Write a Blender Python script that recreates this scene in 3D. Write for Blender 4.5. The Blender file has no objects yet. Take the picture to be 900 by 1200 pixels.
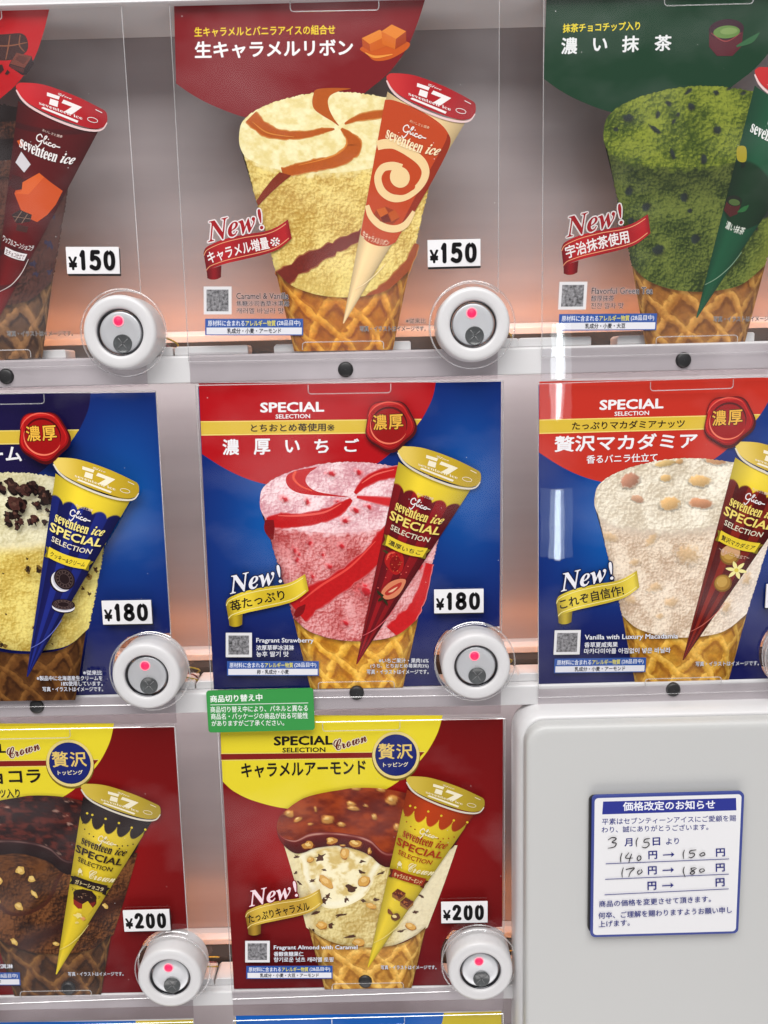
import bpy, math, random
import numpy as np
from mathutils import Vector, Matrix
from mathutils.geometry import tessellate_polygon

SC = bpy.context.scene
C = SC.collection
# ------------------------------------------------------------------ camera
# metres; the card fronts stand on the plane y = 0, the camera looks along +y
FOC = 1000.0                       # focal length in pixels of the 900 x 1200 photograph
CAM = np.array([0.01672, -0.39871, 0.08107])
PITCH, YAW, ROLL = 0.16630, 0.00273, -0.02522

def cam_axes():
    cp, sp = math.cos(PITCH), math.sin(PITCH); cy, sy = math.cos(YAW), math.sin(YAW)
    cr, sr = math.cos(ROLL), math.sin(ROLL)
    right = np.array([cy, sy, 0]); f0 = np.array([-sy, cy, 0]); u0 = np.array([0, 0, 1.0])
    fw = f0 * cp - u0 * sp; up = u0 * cp + f0 * sp
    return right * cr + up * sr, up * cr - right * sr, fw
CR, CU, CF = cam_axes()
cd = bpy.data.cameras.new('camera'); cam = bpy.data.objects.new('camera', cd); C.objects.link(cam)
m = Matrix(((CR[0], CU[0], -CF[0], CAM[0]), (CR[1], CU[1], -CF[1], CAM[1]), (CR[2], CU[2], -CF[2], CAM[2]), (0, 0, 0, 1)))
cam.matrix_world = m
cd.sensor_fit = 'VERTICAL'; cd.sensor_height = 36.0; cd.lens = 36.0 * FOC / 1200.0
cd.clip_start = 0.01; cd.clip_end = 50.0
SC.camera = cam

# ------------------------------------------------------------------ world and lamps
world = bpy.data.worlds.new('World'); SC.world = world; world.use_nodes = True
wn = world.node_tree.nodes; wl = world.node_tree.links
bg = wn['Background']
tc = wn.new('ShaderNodeTexCoord'); mp = wn.new('ShaderNodeMapping'); mp.inputs['Scale'].default_value = (3.0, 3.0, 5.0)
nz = wn.new('ShaderNodeTexNoise'); nz.inputs['Scale'].default_value = 2.2; nz.inputs['Detail'].default_value = 4
rp = wn.new('ShaderNodeValToRGB')
rp.color_ramp.elements[0].position = 0.48; rp.color_ramp.elements[0].color = (0.10, 0.095, 0.095, 1)
rp.color_ramp.elements[1].position = 0.72; rp.color_ramp.elements[1].color = (2.1, 2.0, 2.05, 1)
wl.new(tc.outputs['Generated'], mp.inputs['Vector']); wl.new(mp.outputs['Vector'], nz.inputs['Vector'])
wl.new(nz.outputs['Fac'], rp.inputs['Fac']); wl.new(rp.outputs['Color'], bg.inputs['Color'])
bg.inputs['Strength'].default_value = 0.72

def area(name, loc, target, sx, sy, power, col, spec=1.0):
    l = bpy.data.lights.new(name, 'AREA'); l.shape = 'RECTANGLE'; l.size = sx; l.size_y = sy
    l.energy = power; l.color = col; l.specular_factor = spec
    o = bpy.data.objects.new(name, l); C.objects.link(o); o.location = loc
    d = Vector(target) - Vector(loc)
    o.rotation_euler = d.to_track_quat('-Z', 'Y').to_euler()
    return o
area('ceiling_lamp', (-0.12, -1.25, 1.62), (0.0, 0.0, -0.08), 2.2, 1.1, 58.0, (1.0, 0.985, 0.97))
# added fill lamp, out of view below, standing in for floor bounce
area('low_fill_lamp', (0.0, -1.1, -1.75), (0.0, 0.0, 0.1), 2.0, 0.8, 15.0, (1.0, .96, .94), spec=.3)
# two lengths of one fluorescent tube behind the photographer (they mirror in the clear covers)
def tube_lamp(name, a, b, w, power):
    a, b = Vector(a), Vector(b)
    l = bpy.data.lights.new(name, 'AREA'); l.shape = 'RECTANGLE'; l.size = w; l.size_y = (b - a).length
    l.energy = power; l.color = (0.86, 0.97, 1.0)
    o = bpy.data.objects.new(name, l); C.objects.link(o)
    ey = (b - a).normalized(); mid = (a + b) / 2
    ez = (mid - Vector((0.1, 0, 0))).normalized(); ez = (ez - ey * ez.dot(ey)).normalized(); ex = ey.cross(ez)
    o.matrix_world = Matrix(((ex.x, ey.x, ez.x, mid.x), (ex.y, ey.y, ez.y, mid.y), (ex.z, ey.z, ez.z, mid.z), (0, 0, 0, 1)))

SC.view_settings.view_transform = 'Standard'; SC.view_settings.look = 'None'
SC.view_settings.exposure = 0.0; SC.view_settings.gamma = 1.0; SC.view_settings.use_curve_mapping = False
SC.cycles.max_bounces = 10; SC.cycles.transparent_max_bounces = 24
SC.cycles.use_denoising = True
SC.cycles.sample_clamp_indirect = 4.0

# ------------------------------------------------------------------ helpers
def lin(c):
    c = np.asarray(c, float) / 255.0
    return np.where(c <= 0.04045, c / 12.92, ((c + 0.055) / 1.055) ** 2.4)

def on_plane(px, py, Y=0.0):
    d = CF[None] + (np.atleast_1d(px)[:, None] - 450) / FOC * CR[None] + (600 - np.atleast_1d(py)[:, None]) / FOC * CU[None]
    t = (Y - CAM[1]) / d[:, 1]
    p = CAM[None] + d * t[:, None]
    return p[:, [0, 2]]

def mirror_point(px, py, Y):
    """where the line of sight through a photo pixel goes after a mirror at y = 0"""
    h = on_plane(px, py)[0]; d = np.array([h[0], 0, h[1]]) - CAM; d[1] = -d[1]
    t = Y / d[1]
    return (h[0] + d[0] * t, Y, h[1] + d[2] * t)
for y0_, y1_, k_ in ((378, 492, 1.0), (574, 656, .62)):
    A_, B_ = mirror_point(655, y0_, -2.0), mirror_point(654, y1_, -2.0)
    tube_lamp('tube_lamp', A_, B_, 0.016, .30 * k_)
    tube_lamp('added_tube_glow', A_[:1] + (A_[1] - .02,) + A_[2:], B_[:1] + (B_[1] - .02,) + B_[2:], 0.040, .20 * k_)  # wider dim lamps added behind the tube to soften its reflection
    tube_lamp('added_tube_glow', A_[:1] + (A_[1] - .04,) + A_[2:], B_[:1] + (B_[1] - .04,) + B_[2:], 0.090, .13 * k_)

def hsh(ix, iy, s):
    h = (ix.astype(np.int64) * 374761393 + iy.astype(np.int64) * 668265263 + s * 974634121) & 0xffffffff
    h = ((h ^ (h >> 13)) * 1274126177) & 0xffffffff
    h = (h ^ (h >> 16)) & 0xffffff
    return h / float(0xffffff)
def vn(x, y, s=0):
    ix, iy = np.floor(x), np.floor(y); fx, fy = x - ix, y - iy
    fx = fx * fx * fx * (fx * (fx * 6 - 15) + 10); fy = fy * fy * fy * (fy * (fy * 6 - 15) + 10)
    a, b, c, d = hsh(ix, iy, s), hsh(ix + 1, iy, s), hsh(ix, iy + 1, s), hsh(ix + 1, iy + 1, s)
    return (a * (1 - fx) + b * fx) * (1 - fy) + (c * (1 - fx) + d * fx) * fy
def fbm(x, y, s=0, o=4):
    r = 0; a = .5; t = 0
    for k in range(o):
        r = r + a * vn(x, y, s + k * 7); t += a; a *= .55; x = x * 2.03; y = y * 2.03
    return r / t
def worley(x, y, s=0):
    ix, iy = np.floor(x), np.floor(y); best = np.full(x.shape, 9.0)
    for dx in (-1, 0, 1):
        for dy in (-1, 0, 1):
            px, py = ix + dx, iy + dy
            best = np.minimum(best, (px + hsh(px, py, s) - x) ** 2 + (py + hsh(px, py, s + 51) - y) ** 2)
    return np.sqrt(best)
def gran(x, y, cell, seed, emb=1.0):
    """crumbly frozen texture as a print shows it: rounded crumbs, brighter on one side"""
    def h(x, y):
        wx, wy = x + (vn(x * .2, y * .2, seed + 5) - .5) * 3, y + (vn(x * .2, y * .2, seed + 6) - .5) * 3
        return .62 * (1 - np.clip(worley(wx / cell, wy / cell, seed), 0, 1) ** 1.5) + .38 * (1 - np.clip(worley(wx / (cell * .52), wy / (cell * .52), seed + 9), 0, 1) ** 1.5)
    a = h(x, y); b = h(x + .9, y + 1.1); lowf = fbm(x / (cell * 5), y / (cell * 5), seed + 3, 3)
    return np.clip(.5 + (a - b) * .62 * emb + (a - .55) * .34 + (lowf - .5) * .75 + (vn(x * .9, y * .9, seed + 20) - .5) * .16, 0, 1)
def sst(a, b, x):
    t = np.clip((x - a) / (b - a), 0, 1); return t * t * (3 - 2 * t)
def mix(a, b, t):
    t = np.asarray(t)[..., None]; return np.asarray(a) * (1 - t) + np.asarray(b) * t

def spline(pts, closed=False, n=8):
    p = np.asarray(pts, float); N = len(p); out = []
    segs = N if closed else N - 1
    for i in range(segs):
        if closed: a, b, c, d = p[(i - 1) % N], p[i], p[(i + 1) % N], p[(i + 2) % N]
        else: a, b, c, d = p[max(i - 1, 0)], p[i], p[i + 1], p[min(i + 2, N - 1)]
        for k in range(n):
            t = k / n
            out.append(.5 * (2 * b + (c - a) * t + (2 * a - 5 * b + 4 * c - d) * t * t + (3 * b - a - 3 * c + d) * t ** 3))
    if not closed: out.append(p[-1])
    return np.array(out)
def along(pts, n):
    s = spline(pts, n=12); d = np.r_[0, np.cumsum(np.hypot(*np.diff(s, axis=0).T))]; d /= d[-1]
    t = np.linspace(0, 1, n); return np.stack([np.interp(t, d, s[:, 0]), np.interp(t, d, s[:, 1])], -1)

# ------------------------------------------------------------------ materials
def mat(name, col=(.8, .8, .8), rough=.5, metal=0.0, spec=.5, noise=0.0, nscale=60, rnoise=0.0, bump=0.0, bscale=400):
    m = bpy.data.materials.new(name); m.use_nodes = True; n = m.node_tree.nodes; l = m.node_tree.links
    b = n['Principled BSDF']; b.inputs['Roughness'].default_value = rough; b.inputs['Metallic'].default_value = metal
    b.inputs['Specular IOR Level'].default_value = spec
    b.inputs['Base Color'].default_value = (*col, 1)
    t = n.new('ShaderNodeTexCoord')
    if noise or rnoise:
        z = n.new('ShaderNodeTexNoise'); z.inputs['Scale'].default_value = nscale; z.inputs['Detail'].default_value = 5
        l.new(t.outputs['Object'], z.inputs['Vector'])
        if noise:
            x = n.new('ShaderNodeMix'); x.data_type = 'RGBA'
            x.inputs[6].default_value = (*[c * (1 - noise) for c in col], 1); x.inputs[7].default_value = (*[min(1, c * (1 + noise)) for c in col], 1)
            l.new(z.outputs['Fac'], x.inputs[0]); l.new(x.outputs[2], b.inputs['Base Color'])
        if rnoise:
            r = n.new('ShaderNodeMapRange'); r.inputs[3].default_value = max(0, rough - rnoise); r.inputs[4].default_value = rough + rnoise
            l.new(z.outputs['Fac'], r.inputs[0]); l.new(r.outputs[0], b.inputs['Roughness'])
    if bump:
        z2 = n.new('ShaderNodeTexNoise'); z2.inputs['Scale'].default_value = bscale; z2.inputs['Detail'].default_value = 3
        l.new(t.outputs['Object'], z2.inputs['Vector'])
        bp = n.new('ShaderNodeBump'); bp.inputs['Strength'].default_value = bump; bp.inputs['Distance'].default_value = .001
        l.new(z2.outputs['Fac'], bp.inputs['Height']); l.new(bp.outputs['Normal'], b.inputs['Normal'])
    return m

def ink_material():
    """offset-print ink: the colour of each printed shape, plus a grain where the alpha asks for it"""
    m = bpy.data.materials.new('printed_ink'); m.use_nodes = True; n = m.node_tree.nodes; l = m.node_tree.links
    b = n['Principled BSDF']; b.inputs['Roughness'].default_value = .55; b.inputs['Specular IOR Level'].default_value = .08
    a = n.new('ShaderNodeVertexColor'); a.layer_name = 'Ink'
    t = n.new('ShaderNodeTexCoord')
    z = n.new('ShaderNodeTexNoise'); z.inputs['Scale'].default_value = 780; z.inputs['Detail'].default_value = 3; z.inputs['Roughness'].default_value = .55
    l.new(t.outputs['Object'], z.inputs['Vector'])
    r = n.new('ShaderNodeMapRange'); r.inputs[1].default_value = .30; r.inputs[2].default_value = .70; r.inputs[3].default_value = -.8; r.inputs[4].default_value = .55
    l.new(z.outputs['Fac'], r.inputs[0])
    k = n.new('ShaderNodeMath'); k.operation = 'MULTIPLY_ADD'; k.inputs[2].default_value = 1.0
    l.new(r.outputs[0], k.inputs[0]); l.new(a.outputs['Alpha'], k.inputs[1])
    v = n.new('ShaderNodeVectorMath'); v.operation = 'SCALE'
    l.new(a.outputs['Color'], v.inputs[0]); l.new(k.outputs[0], v.inputs['Scale'])
    l.new(v.outputs[0], b.inputs['Base Color'])
    return m
INK = ink_material()

def clear_material(name, refl=.045, tint=(1, 1, 1), rough=.015, edge=0.0, graze=.5, wave=0.0, dust=0.0):
    m = bpy.data.materials.new(name); m.use_nodes = True; n = m.node_tree.nodes; l = m.node_tree.links
    n.remove(n['Principled BSDF']); out = n['Material Output']
    tr = n.new('ShaderNodeBsdfTransparent'); tr.inputs['Color'].default_value = (*tint, 1)
    gl = n.new('ShaderNodeBsdfGlossy'); gl.inputs['Roughness'].default_value = rough
    lw = n.new('ShaderNodeLayerWeight'); lw.inputs['Blend'].default_value = .12
    ma = n.new('ShaderNodeMath'); ma.operation = 'MULTIPLY_ADD'; ma.inputs[1].default_value = graze; ma.inputs[2].default_value = refl; ma.use_clamp = True
    l.new(lw.outputs['Facing'], ma.inputs[0])
    mx = n.new('ShaderNodeMixShader'); l.new(ma.outputs[0], mx.inputs[0]); l.new(tr.outputs[0], mx.inputs[1]); l.new(gl.outputs[0], mx.inputs[2])
    last = mx
    t = n.new('ShaderNodeTexCoord')
    if wave:
        z2 = n.new('ShaderNodeTexNoise'); z2.inputs['Scale'].default_value = 28; z2.inputs['Detail'].default_value = 2
        l.new(t.outputs['Object'], z2.inputs['Vector'])
        bp = n.new('ShaderNodeBump'); bp.inputs['Strength'].default_value = wave; bp.inputs['Distance'].default_value = .001
        l.new(z2.outputs['Fac'], bp.inputs['Height']); l.new(bp.outputs['Normal'], gl.inputs['Normal'])
    if edge or dust:
        df = n.new('ShaderNodeBsdfDiffuse'); df.inputs['Color'].default_value = (.9, .9, .9, 1)
        m2 = n.new('ShaderNodeMixShader'); m2.inputs[0].default_value = edge
        l.new(mx.outputs[0], m2.inputs[1]); l.new(df.outputs[0], m2.inputs[2]); last = m2
        if dust:     # specks of dust lying on the sheet
            vo = n.new('ShaderNodeTexVoronoi'); vo.inputs['Scale'].default_value = 260
            l.new(t.outputs['Object'], vo.inputs['Vector'])
            sep = n.new('ShaderNodeSeparateColor'); l.new(vo.outputs['Color'], sep.inputs[0])
            g1 = n.new('ShaderNodeMath'); g1.operation = 'GREATER_THAN'; g1.inputs[1].default_value = .86; l.new(sep.outputs[0], g1.inputs[0])
            rr = n.new('ShaderNodeMath'); rr.operation = 'MULTIPLY'; rr.inputs[1].default_value = .13; l.new(sep.outputs[1], rr.inputs[0])
            l2 = n.new('ShaderNodeMath'); l2.operation = 'LESS_THAN'; l.new(vo.outputs['Distance'], l2.inputs[0]); l.new(rr.outputs[0], l2.inputs[1])
            k = n.new('ShaderNodeMath'); k.operation = 'MULTIPLY'; l.new(g1.outputs[0], k.inputs[0]); l.new(l2.outputs[0], k.inputs[1])
            k2 = n.new('ShaderNodeMath'); k2.operation = 'MULTIPLY_ADD'; k2.inputs[1].default_value = dust; k2.inputs[2].default_value = edge; l.new(k.outputs[0], k2.inputs[0])
            l.new(k2.outputs[0], m2.inputs[0])
    l.new(last.outputs[0], out.inputs['Surface'])
    return m
CLEAR = clear_material('clear_acrylic', refl=.042, graze=.22, wave=.05, edge=.002, dust=.6)
FILM = clear_material('clear_film', refl=.046, graze=.25, wave=.06, edge=.012, dust=.7)  # edge mixes a white veil into the film as milky haze
FLANGE = clear_material('clear_flange', refl=.05, graze=.3, tint=(.92, .90, .91), edge=.0, wave=.05)
RIM = clear_material('acrylic_edge', refl=.35, edge=.18, rough=.1, graze=.4)
COLLAR = clear_material('clear_collar', refl=.03, graze=.25, rough=.03)
WHITE = mat('white_plastic', (.63, .625, .63), .32, noise=.02, nscale=25, rnoise=.06)
PANEL = mat('coated_white_steel', (.53, .535, .525), .42, noise=.025, nscale=9, bump=.03, bscale=900)
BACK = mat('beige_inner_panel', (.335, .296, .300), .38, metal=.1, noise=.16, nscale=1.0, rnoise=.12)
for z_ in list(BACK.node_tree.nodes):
    if z_.type == 'TEX_NOISE':      # reflection bands painted into the panel colour, streaks run sideways
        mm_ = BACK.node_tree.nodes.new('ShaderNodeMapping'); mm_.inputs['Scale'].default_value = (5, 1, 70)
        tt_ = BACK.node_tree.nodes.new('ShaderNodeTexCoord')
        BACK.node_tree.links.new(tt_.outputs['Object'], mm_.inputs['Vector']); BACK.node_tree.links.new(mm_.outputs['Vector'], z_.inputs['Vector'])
DARK = mat('dark_slot', (.035, .035, .035), .6)
BLACK = mat('black_rubber_and_shadow', (.012, .012, .013), .45, noise=.3, nscale=300)
CHROME = mat('dark_chrome_ring', (.12, .12, .13), .12, metal=1.0)
SILVER = mat('satin_silver_face', (.62, .63, .65), .38, metal=.55, noise=.04, nscale=300)
LENS = mat('smoked_lens', (.075, .08, .082), .18, noise=.35, nscale=160)
LENSX = mat('lens_facet', (.13, .133, .136), .25)
TAGW = mat('white_tag_plastic', (.78, .77, .78), .4)
WIRE_Y = mat('yellow_wire', (.34, .27, .04), .5)
WIRE_R = mat('maroon_wire', (.18, .03, .04), .5)
LED = bpy.data.materials.new('red_lamp_glow'); LED.use_nodes = True
b_ = LED.node_tree.nodes['Principled BSDF']; b_.inputs['Base Color'].default_value = (.8, .02, .06, 1)
b_.inputs['Emission Color'].default_value = (1.0, .0, .075, 1); b_.inputs['Emission Strength'].default_value = 1.0
HALO = bpy.data.materials.new('lamp_halo_glow'); HALO.use_nodes = True
b_ = HALO.node_tree.nodes['Principled BSDF']; b_.inputs['Base Color'].default_value = (.8, .3, .35, 1)
b_.inputs['Emission Color'].default_value = (1.0, .22, .33, 1); b_.inputs['Emission Strength'].default_value = .45

# ------------------------------------------------------------------ objects
def empty(name, loc, label=None, cat=None, group=None, roty=0):
    o = bpy.data.objects.new(name, None); C.objects.link(o); o.location = loc; o.rotation_euler = (0, roty, 0)
    o.empty_display_size = .02
    if label: o['label'] = label; o['category'] = cat
    if group: o['group'] = group
    return o

class MB:
    """plain mesh collector: boxes, lathes, tubes, extruded outlines"""
    def __init__(s): s.v = []; s.f = []
    def add(s, v, f):
        k = len(s.v); s.v += [tuple(map(float, p)) for p in v]; s.f += [tuple(i + k for i in q) for q in f]
    def lathe(s, prof, c, n=64):
        """profile of (radius, y) about an axis along y"""
        v = []; f = []
        for r, y in prof:
            for k in range(n):
                a = 2 * math.pi * k / n; v.append((c[0] + r * math.cos(a), c[1] + y, c[2] + r * math.sin(a)))
        for i in range(len(prof) - 1):
            for k in range(n):
                f.append((i * n + k, (i + 1) * n + k, (i + 1) * n + (k + 1) % n, i * n + (k + 1) % n))
        s.add(v, f)
    def disc(s, c, r, n=48): 
        s.add([(c[0] + r * math.cos(2 * math.pi * k / n), c[1], c[2] + r * math.sin(2 * math.pi * k / n)) for k in range(n)], [tuple(range(n))])
    def tube(s, pts, r, n=8):
        pts = [Vector(p) for p in pts]; v = []; f = []
        for i, p in enumerate(pts):
            d = (pts[min(i + 1, len(pts) - 1)] - pts[max(i - 1, 0)]).normalized()
            a = d.orthogonal().normalized() if i == 0 else (a - d * a.dot(d)).normalized()
            b = d.cross(a)
            for k in range(n):
                t = 2 * math.pi * k / n; v.append(p + a * (r * math.cos(t)) + b * (r * math.sin(t)))
        for i in range(len(pts) - 1):
            for k in range(n): f.append((i * n + k, i * n + (k + 1) % n, (i + 1) * n + (k + 1) % n, (i + 1) * n + k))
        f.append(tuple(range(n))[::-1]); f.append(tuple((len(pts) - 1) * n + k for k in range(n)))
        s.add(v, f)
    def extrude_x(s, prof, x0, x1):
        """closed (y, z) profile run along x"""
        n = len(prof); v = [(x0, y, z) for y, z in prof] + [(x1, y, z) for y, z in prof]
        f = [(k, (k + 1) % n, n + (k + 1) % n, n + k) for k in range(n)] + [tuple(range(n))[::-1], tuple(range(n, 2 * n))]
        s.add(v, f)
    def slab(s, outline, y0, y1):
        """closed (x, z) outline, from y0 (front) to y1 (back)"""
        n = len(outline); v = [(x, y0, z) for x, z in outline] + [(x, y1, z) for x, z in outline]
        f = [(k, n + k, n + (k + 1) % n, (k + 1) % n) for k in range(n)]
        tri = tessellate_polygon([[Vector((x, z, 0)) for x, z in outline]])
        f += [tuple(t) for t in tri] + [tuple(n + i for i in t[::-1]) for t in tri]
        s.add(v, f)
    def box(s, x0, x1, y0, y1, z0, z1): s.slab([(x0, z0), (x1, z0), (x1, z1), (x0, z1)], y0, y1)
    def build(s, name, material, parent=None, smooth=False, bevel=0.0, seg=3, auto=None):
        me = bpy.data.meshes.new(name); me.from_pydata(s.v, [], s.f); me.update()
        import bmesh
        bm = bmesh.new(); bm.from_mesh(me); bmesh.ops.recalc_face_normals(bm, faces=bm.faces); bm.to_mesh(me); bm.free()
        me.materials.append(material)
        if smooth: me.polygons.foreach_set('use_smooth', [True] * len(me.polygons))
        o = bpy.data.objects.new(name, me); C.objects.link(o)
        if parent: o.parent = parent
        if bevel:
            md = o.modifiers.new('bevel', 'BEVEL'); md.width = bevel; md.segments = seg; md.limit_method = 'ANGLE'; md.angle_limit = math.radians(40)
            md.harden_normals = False
        return o

_tc = {}
def glyphs(s):
    k = s
    if k not in _tc:
        cu = bpy.data.curves.new('lettering', 'FONT'); cu.body = s; cu.resolution_u = 2; cu.fill_mode = 'FRONT'
        o = bpy.data.objects.new('lettering', cu); C.objects.link(o)
        bpy.context.view_layer.update()
        me = bpy.data.meshes.new_from_object(o.evaluated_get(bpy.context.evaluated_depsgraph_get()))
        v = np.array([q.co[:2] for q in me.vertices]); f = [tuple(p.vertices) for p in me.polygons]
        bpy.data.objects.remove(o); bpy.data.curves.remove(cu); bpy.data.meshes.remove(me)
        _tc[k] = (v, f)
    return _tc[k]

class Layers:
    def __init__(s, base=0.0, step=1.2e-5): s.y = base; s.step = step
    def next(s): s.y -= s.step; return s.y

class Ink:
    """flat printed shapes on one sheet; T turns artwork coordinates into metres on the sheet"""
    def __init__(s, T, layers): s.T = T; s.L = layers; s.v = []; s.f = []; s.c = []; s.n = 0
    def _add(s, xz, f, col):
        y = s.L.next(); xz = np.asarray(xz)
        s.v.append(np.c_[xz[:, 0], np.full(len(xz), y), xz[:, 1]])
        col = np.asarray(col, float)
        if col.ndim == 1: col = np.tile(col, (len(xz), 1))
        s.c.append(col); s.f += [tuple(int(i) + s.n for i in q) for q in f]; s.n += len(xz)
    def rgba(s, col, g=0.0):
        return np.r_[lin(col), g]
    def poly(s, pts, col, g=0.0, sm=False, closed=True, n=8, T=None):
        p = spline(pts, closed, n) if sm else np.asarray(pts, float)
        q = (T or s.T)(p)
        f = tessellate_polygon([[Vector((a, b, 0)) for a, b in q]])
        s._add(q, f, s.rgba(col, g))
    def rect(s, x0, y0, x1, y1, col, T=None, r=0):
        if r:
            pts = []
            for cx, cy, a0 in ((x1 - r, y1 - r, 0), (x0 + r, y1 - r, 90), (x0 + r, y0 + r, 180), (x1 - r, y0 + r, 270)):
                for k in range(6): a = math.radians(a0 + 18 * k); pts.append((cx + r * math.cos(a), cy + r * math.sin(a)))
            s.poly(pts, col, T=T)
        else: s.poly([(x0, y0), (x1, y0), (x1, y1), (x0, y1)], col, T=T)
    def ell(s, cx, cy, rx, ry, col, rot=0, g=0.0, n=36, T=None):
        a = np.linspace(0, 2 * np.pi, n, endpoint=False); c, d = math.cos(math.radians(rot)), math.sin(math.radians(rot))
        x, y = rx * np.cos(a), ry * np.sin(a)
        s.poly(np.c_[cx + x * c - y * d, cy + x * d + y * c], col, g, T=T)
    def blob(s, cx, cy, r, col, seed, asp=1.0, rot=0, g=0.0, rough=.35, n=11):
        rd = random.Random(seed); c, d = math.cos(math.radians(rot)), math.sin(math.radians(rot)); pts = []
        for k in range(n):
            a = 2 * math.pi * k / n; q = r * (1 + rough * (rd.random() * 2 - 1)); x, y = q * math.cos(a), q * asp * math.sin(a)
            pts.append((cx + x * c - y * d, cy + x * d + y * c))
        s.poly(pts, col, g, sm=True, n=3)
    def stroke(s, pts, col, g=0.0, n=8, wob=0.0, T=None, round_=False, col2=None, halo=None):
        """pts of (x, y, width): a ribbon of changing width"""
        if halo is not None:
            for ad, t in ((3.0, .35), (1.4, .68)): s.stroke([(a, b, c + ad * min(1, c / 6)) for a, b, c in pts], tuple(int(h * (1 - t) + k * t) for h, k in zip(halo, col)), g, n, wob + .12, T)
        p = np.asarray(pts, float); q = spline(p, n=n)
        d = np.gradient(q[:, :2], axis=0); L = np.hypot(d[:, 0], d[:, 1])[:, None] + 1e-9; nn = np.c_[-d[:, 1], d[:, 0]] / L
        w = np.maximum(q[:, 2], .05)[:, None] / 2
        if wob: w = w * (1 + wob * (vn(np.arange(len(q)) * .9, np.zeros(len(q)), 5)[:, None] - .5))
        a, b = q[:, :2] + nn * w, q[:, :2] - nn * w; N = len(q)
        if round_:
            a0 = math.atan2(*(-d[0])[::-1]); a1 = math.atan2(*d[-1][::-1])
        xz = (T or s.T)(np.r_[a, b])
        c = s.rgba(col, g)
        if col2 is not None:
            t = np.linspace(0, 1, N)[:, None]; cc = c[None] * (1 - t) + s.rgba(col2, g)[None] * t; c = np.r_[cc, cc]
        s._add(xz, [(i, i + 1, N + i + 1, N + i) for i in range(N - 1)], c)
        if round_:
            for k in (0, -1): s.ell(q[k, 0], q[k, 1], q[k, 2] / 2, q[k, 2] / 2, col, g=g, n=14, T=T)
    def grid(s, P, col, T=None):
        """P (nv, nu, 2) artwork points, col (nv, nu, 3) photo-like sRGB 0..255 or with a 4th grain channel"""
        nv, nu = P.shape[:2]; xz = (T or s.T)(P.reshape(-1, 2)); col = np.asarray(col, float)
        g = col[..., 3].reshape(-1) if col.shape[-1] == 4 else np.zeros(nv * nu)
        c = np.c_[lin(np.clip(col[..., :3], 0, 255)).reshape(-1, 3), g]
        i = np.arange(nv * nu).reshape(nv, nu)
        f = np.stack([i[:-1, :-1], i[1:, :-1], i[1:, 1:], i[:-1, 1:]], -1).reshape(-1, 4)
        s._add(xz, f, c)
    def text(s, t, p0, p1, h, col, bold=.0, out=None, ow=.03, bend=0.0, T=None, shear=0.0, W=None, y_up=False):
        """ink box of t fitted from p0 (bottom left) to p1 (bottom right) and height h (artwork units)"""
        v0, f0 = glyphs(t); lo, hi = v0.min(0), v0.max(0)
        p0, p1 = np.asarray(p0, float), np.asarray(p1, float); e = p1 - p0; L = np.hypot(*e); ex = e / L
        ey = np.array([ex[1], -ex[0]]) if not y_up else np.array([-ex[1], ex[0]])
        v, f = glyphs(t); u0 = (v - lo) / (hi - lo); em = 1.0 / (hi - lo)
        step = s.L.step; s.L.step = 1.6e-6
        for off, cl in (([(bold + ow, out)] if out is not None else []) + [(bold, col)]):
            k = 10 if off > bold else 6
            sh = [(0, 0)] + ([(off * math.cos(2 * math.pi * j / k), off * math.sin(2 * math.pi * j / k)) for j in range(k)] if off > 0 else [])
            shrink = 1 - 2 * min(bold, .03) * em
            for dx, dy in sh:
                u = .5 + (u0 - .5) * shrink + np.array([dx, dy]) * em
                if W is not None: q = W(u[:, 0], u[:, 1])
                else: q = p0 + ex * (u[:, :1] * L + u[:, 1:] * h * shear) + ey * (u[:, 1:] * h + bend * 4 * u[:, :1] * (1 - u[:, :1]))
                s._add((T or s.T)(q), f, s.rgba(cl))
        s.L.step = step; s.L.next()
    def build(s, name, parent, label=None):
        me = bpy.data.meshes.new(name); v = np.concatenate(s.v)
        me.from_pydata(v.tolist(), [], s.f); me.update()
        a = me.color_attributes.new('Ink', 'FLOAT_COLOR', 'POINT'); a.data.foreach_set('color', np.concatenate(s.c).astype(np.float32).ravel())
        me.materials.append(INK)
        o = bpy.data.objects.new(name, me); C.objects.link(o)
        if parent: o.parent = parent
        if label: o['label'] = label
        return o

# ------------------------------------------------------------------ the vending machine
CARD_W, CARD_H = .140, .14698
CARDS = {(0, 0): (.0006, .0010, -.0084), (0, 1): (-.0006, .1635, -.0073), (1, 1): (.1601, .1620, -.0008), (-1, 1): (-.1620, .1635, -.0016),
         (-1, 0): (-.1589, 0, -.0068), (1, 0): (.1589, -.0012, .0056), (-1, -1): (-.1608, -.1634, -.0043), (0, -1): (.0014, -.1633, -.0058),
         (0, -2): (.0009, -.3270, .0029), (-1, -2): (-.1614, -.3274, 0)}
BTN_XZ = {k: tuple(on_plane(px, py, -.0135)[0]) for k, px, py in (((-1, 1), 139.7, 389.4), ((0, 1), 555, 380), ((-1, 0), 171, 793.5), ((0, 0), 558.2, 782), ((-1, -1), 198.5, 1147.5), ((0, -1), 563.3, 1140))}
for r_ in (0, 1): BTN_XZ[(1, r_)] = (BTN_XZ[(0, r_)][0] + .1585, BTN_XZ[(0, r_)][1] - .0008)   # the column just outside the frame

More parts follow.
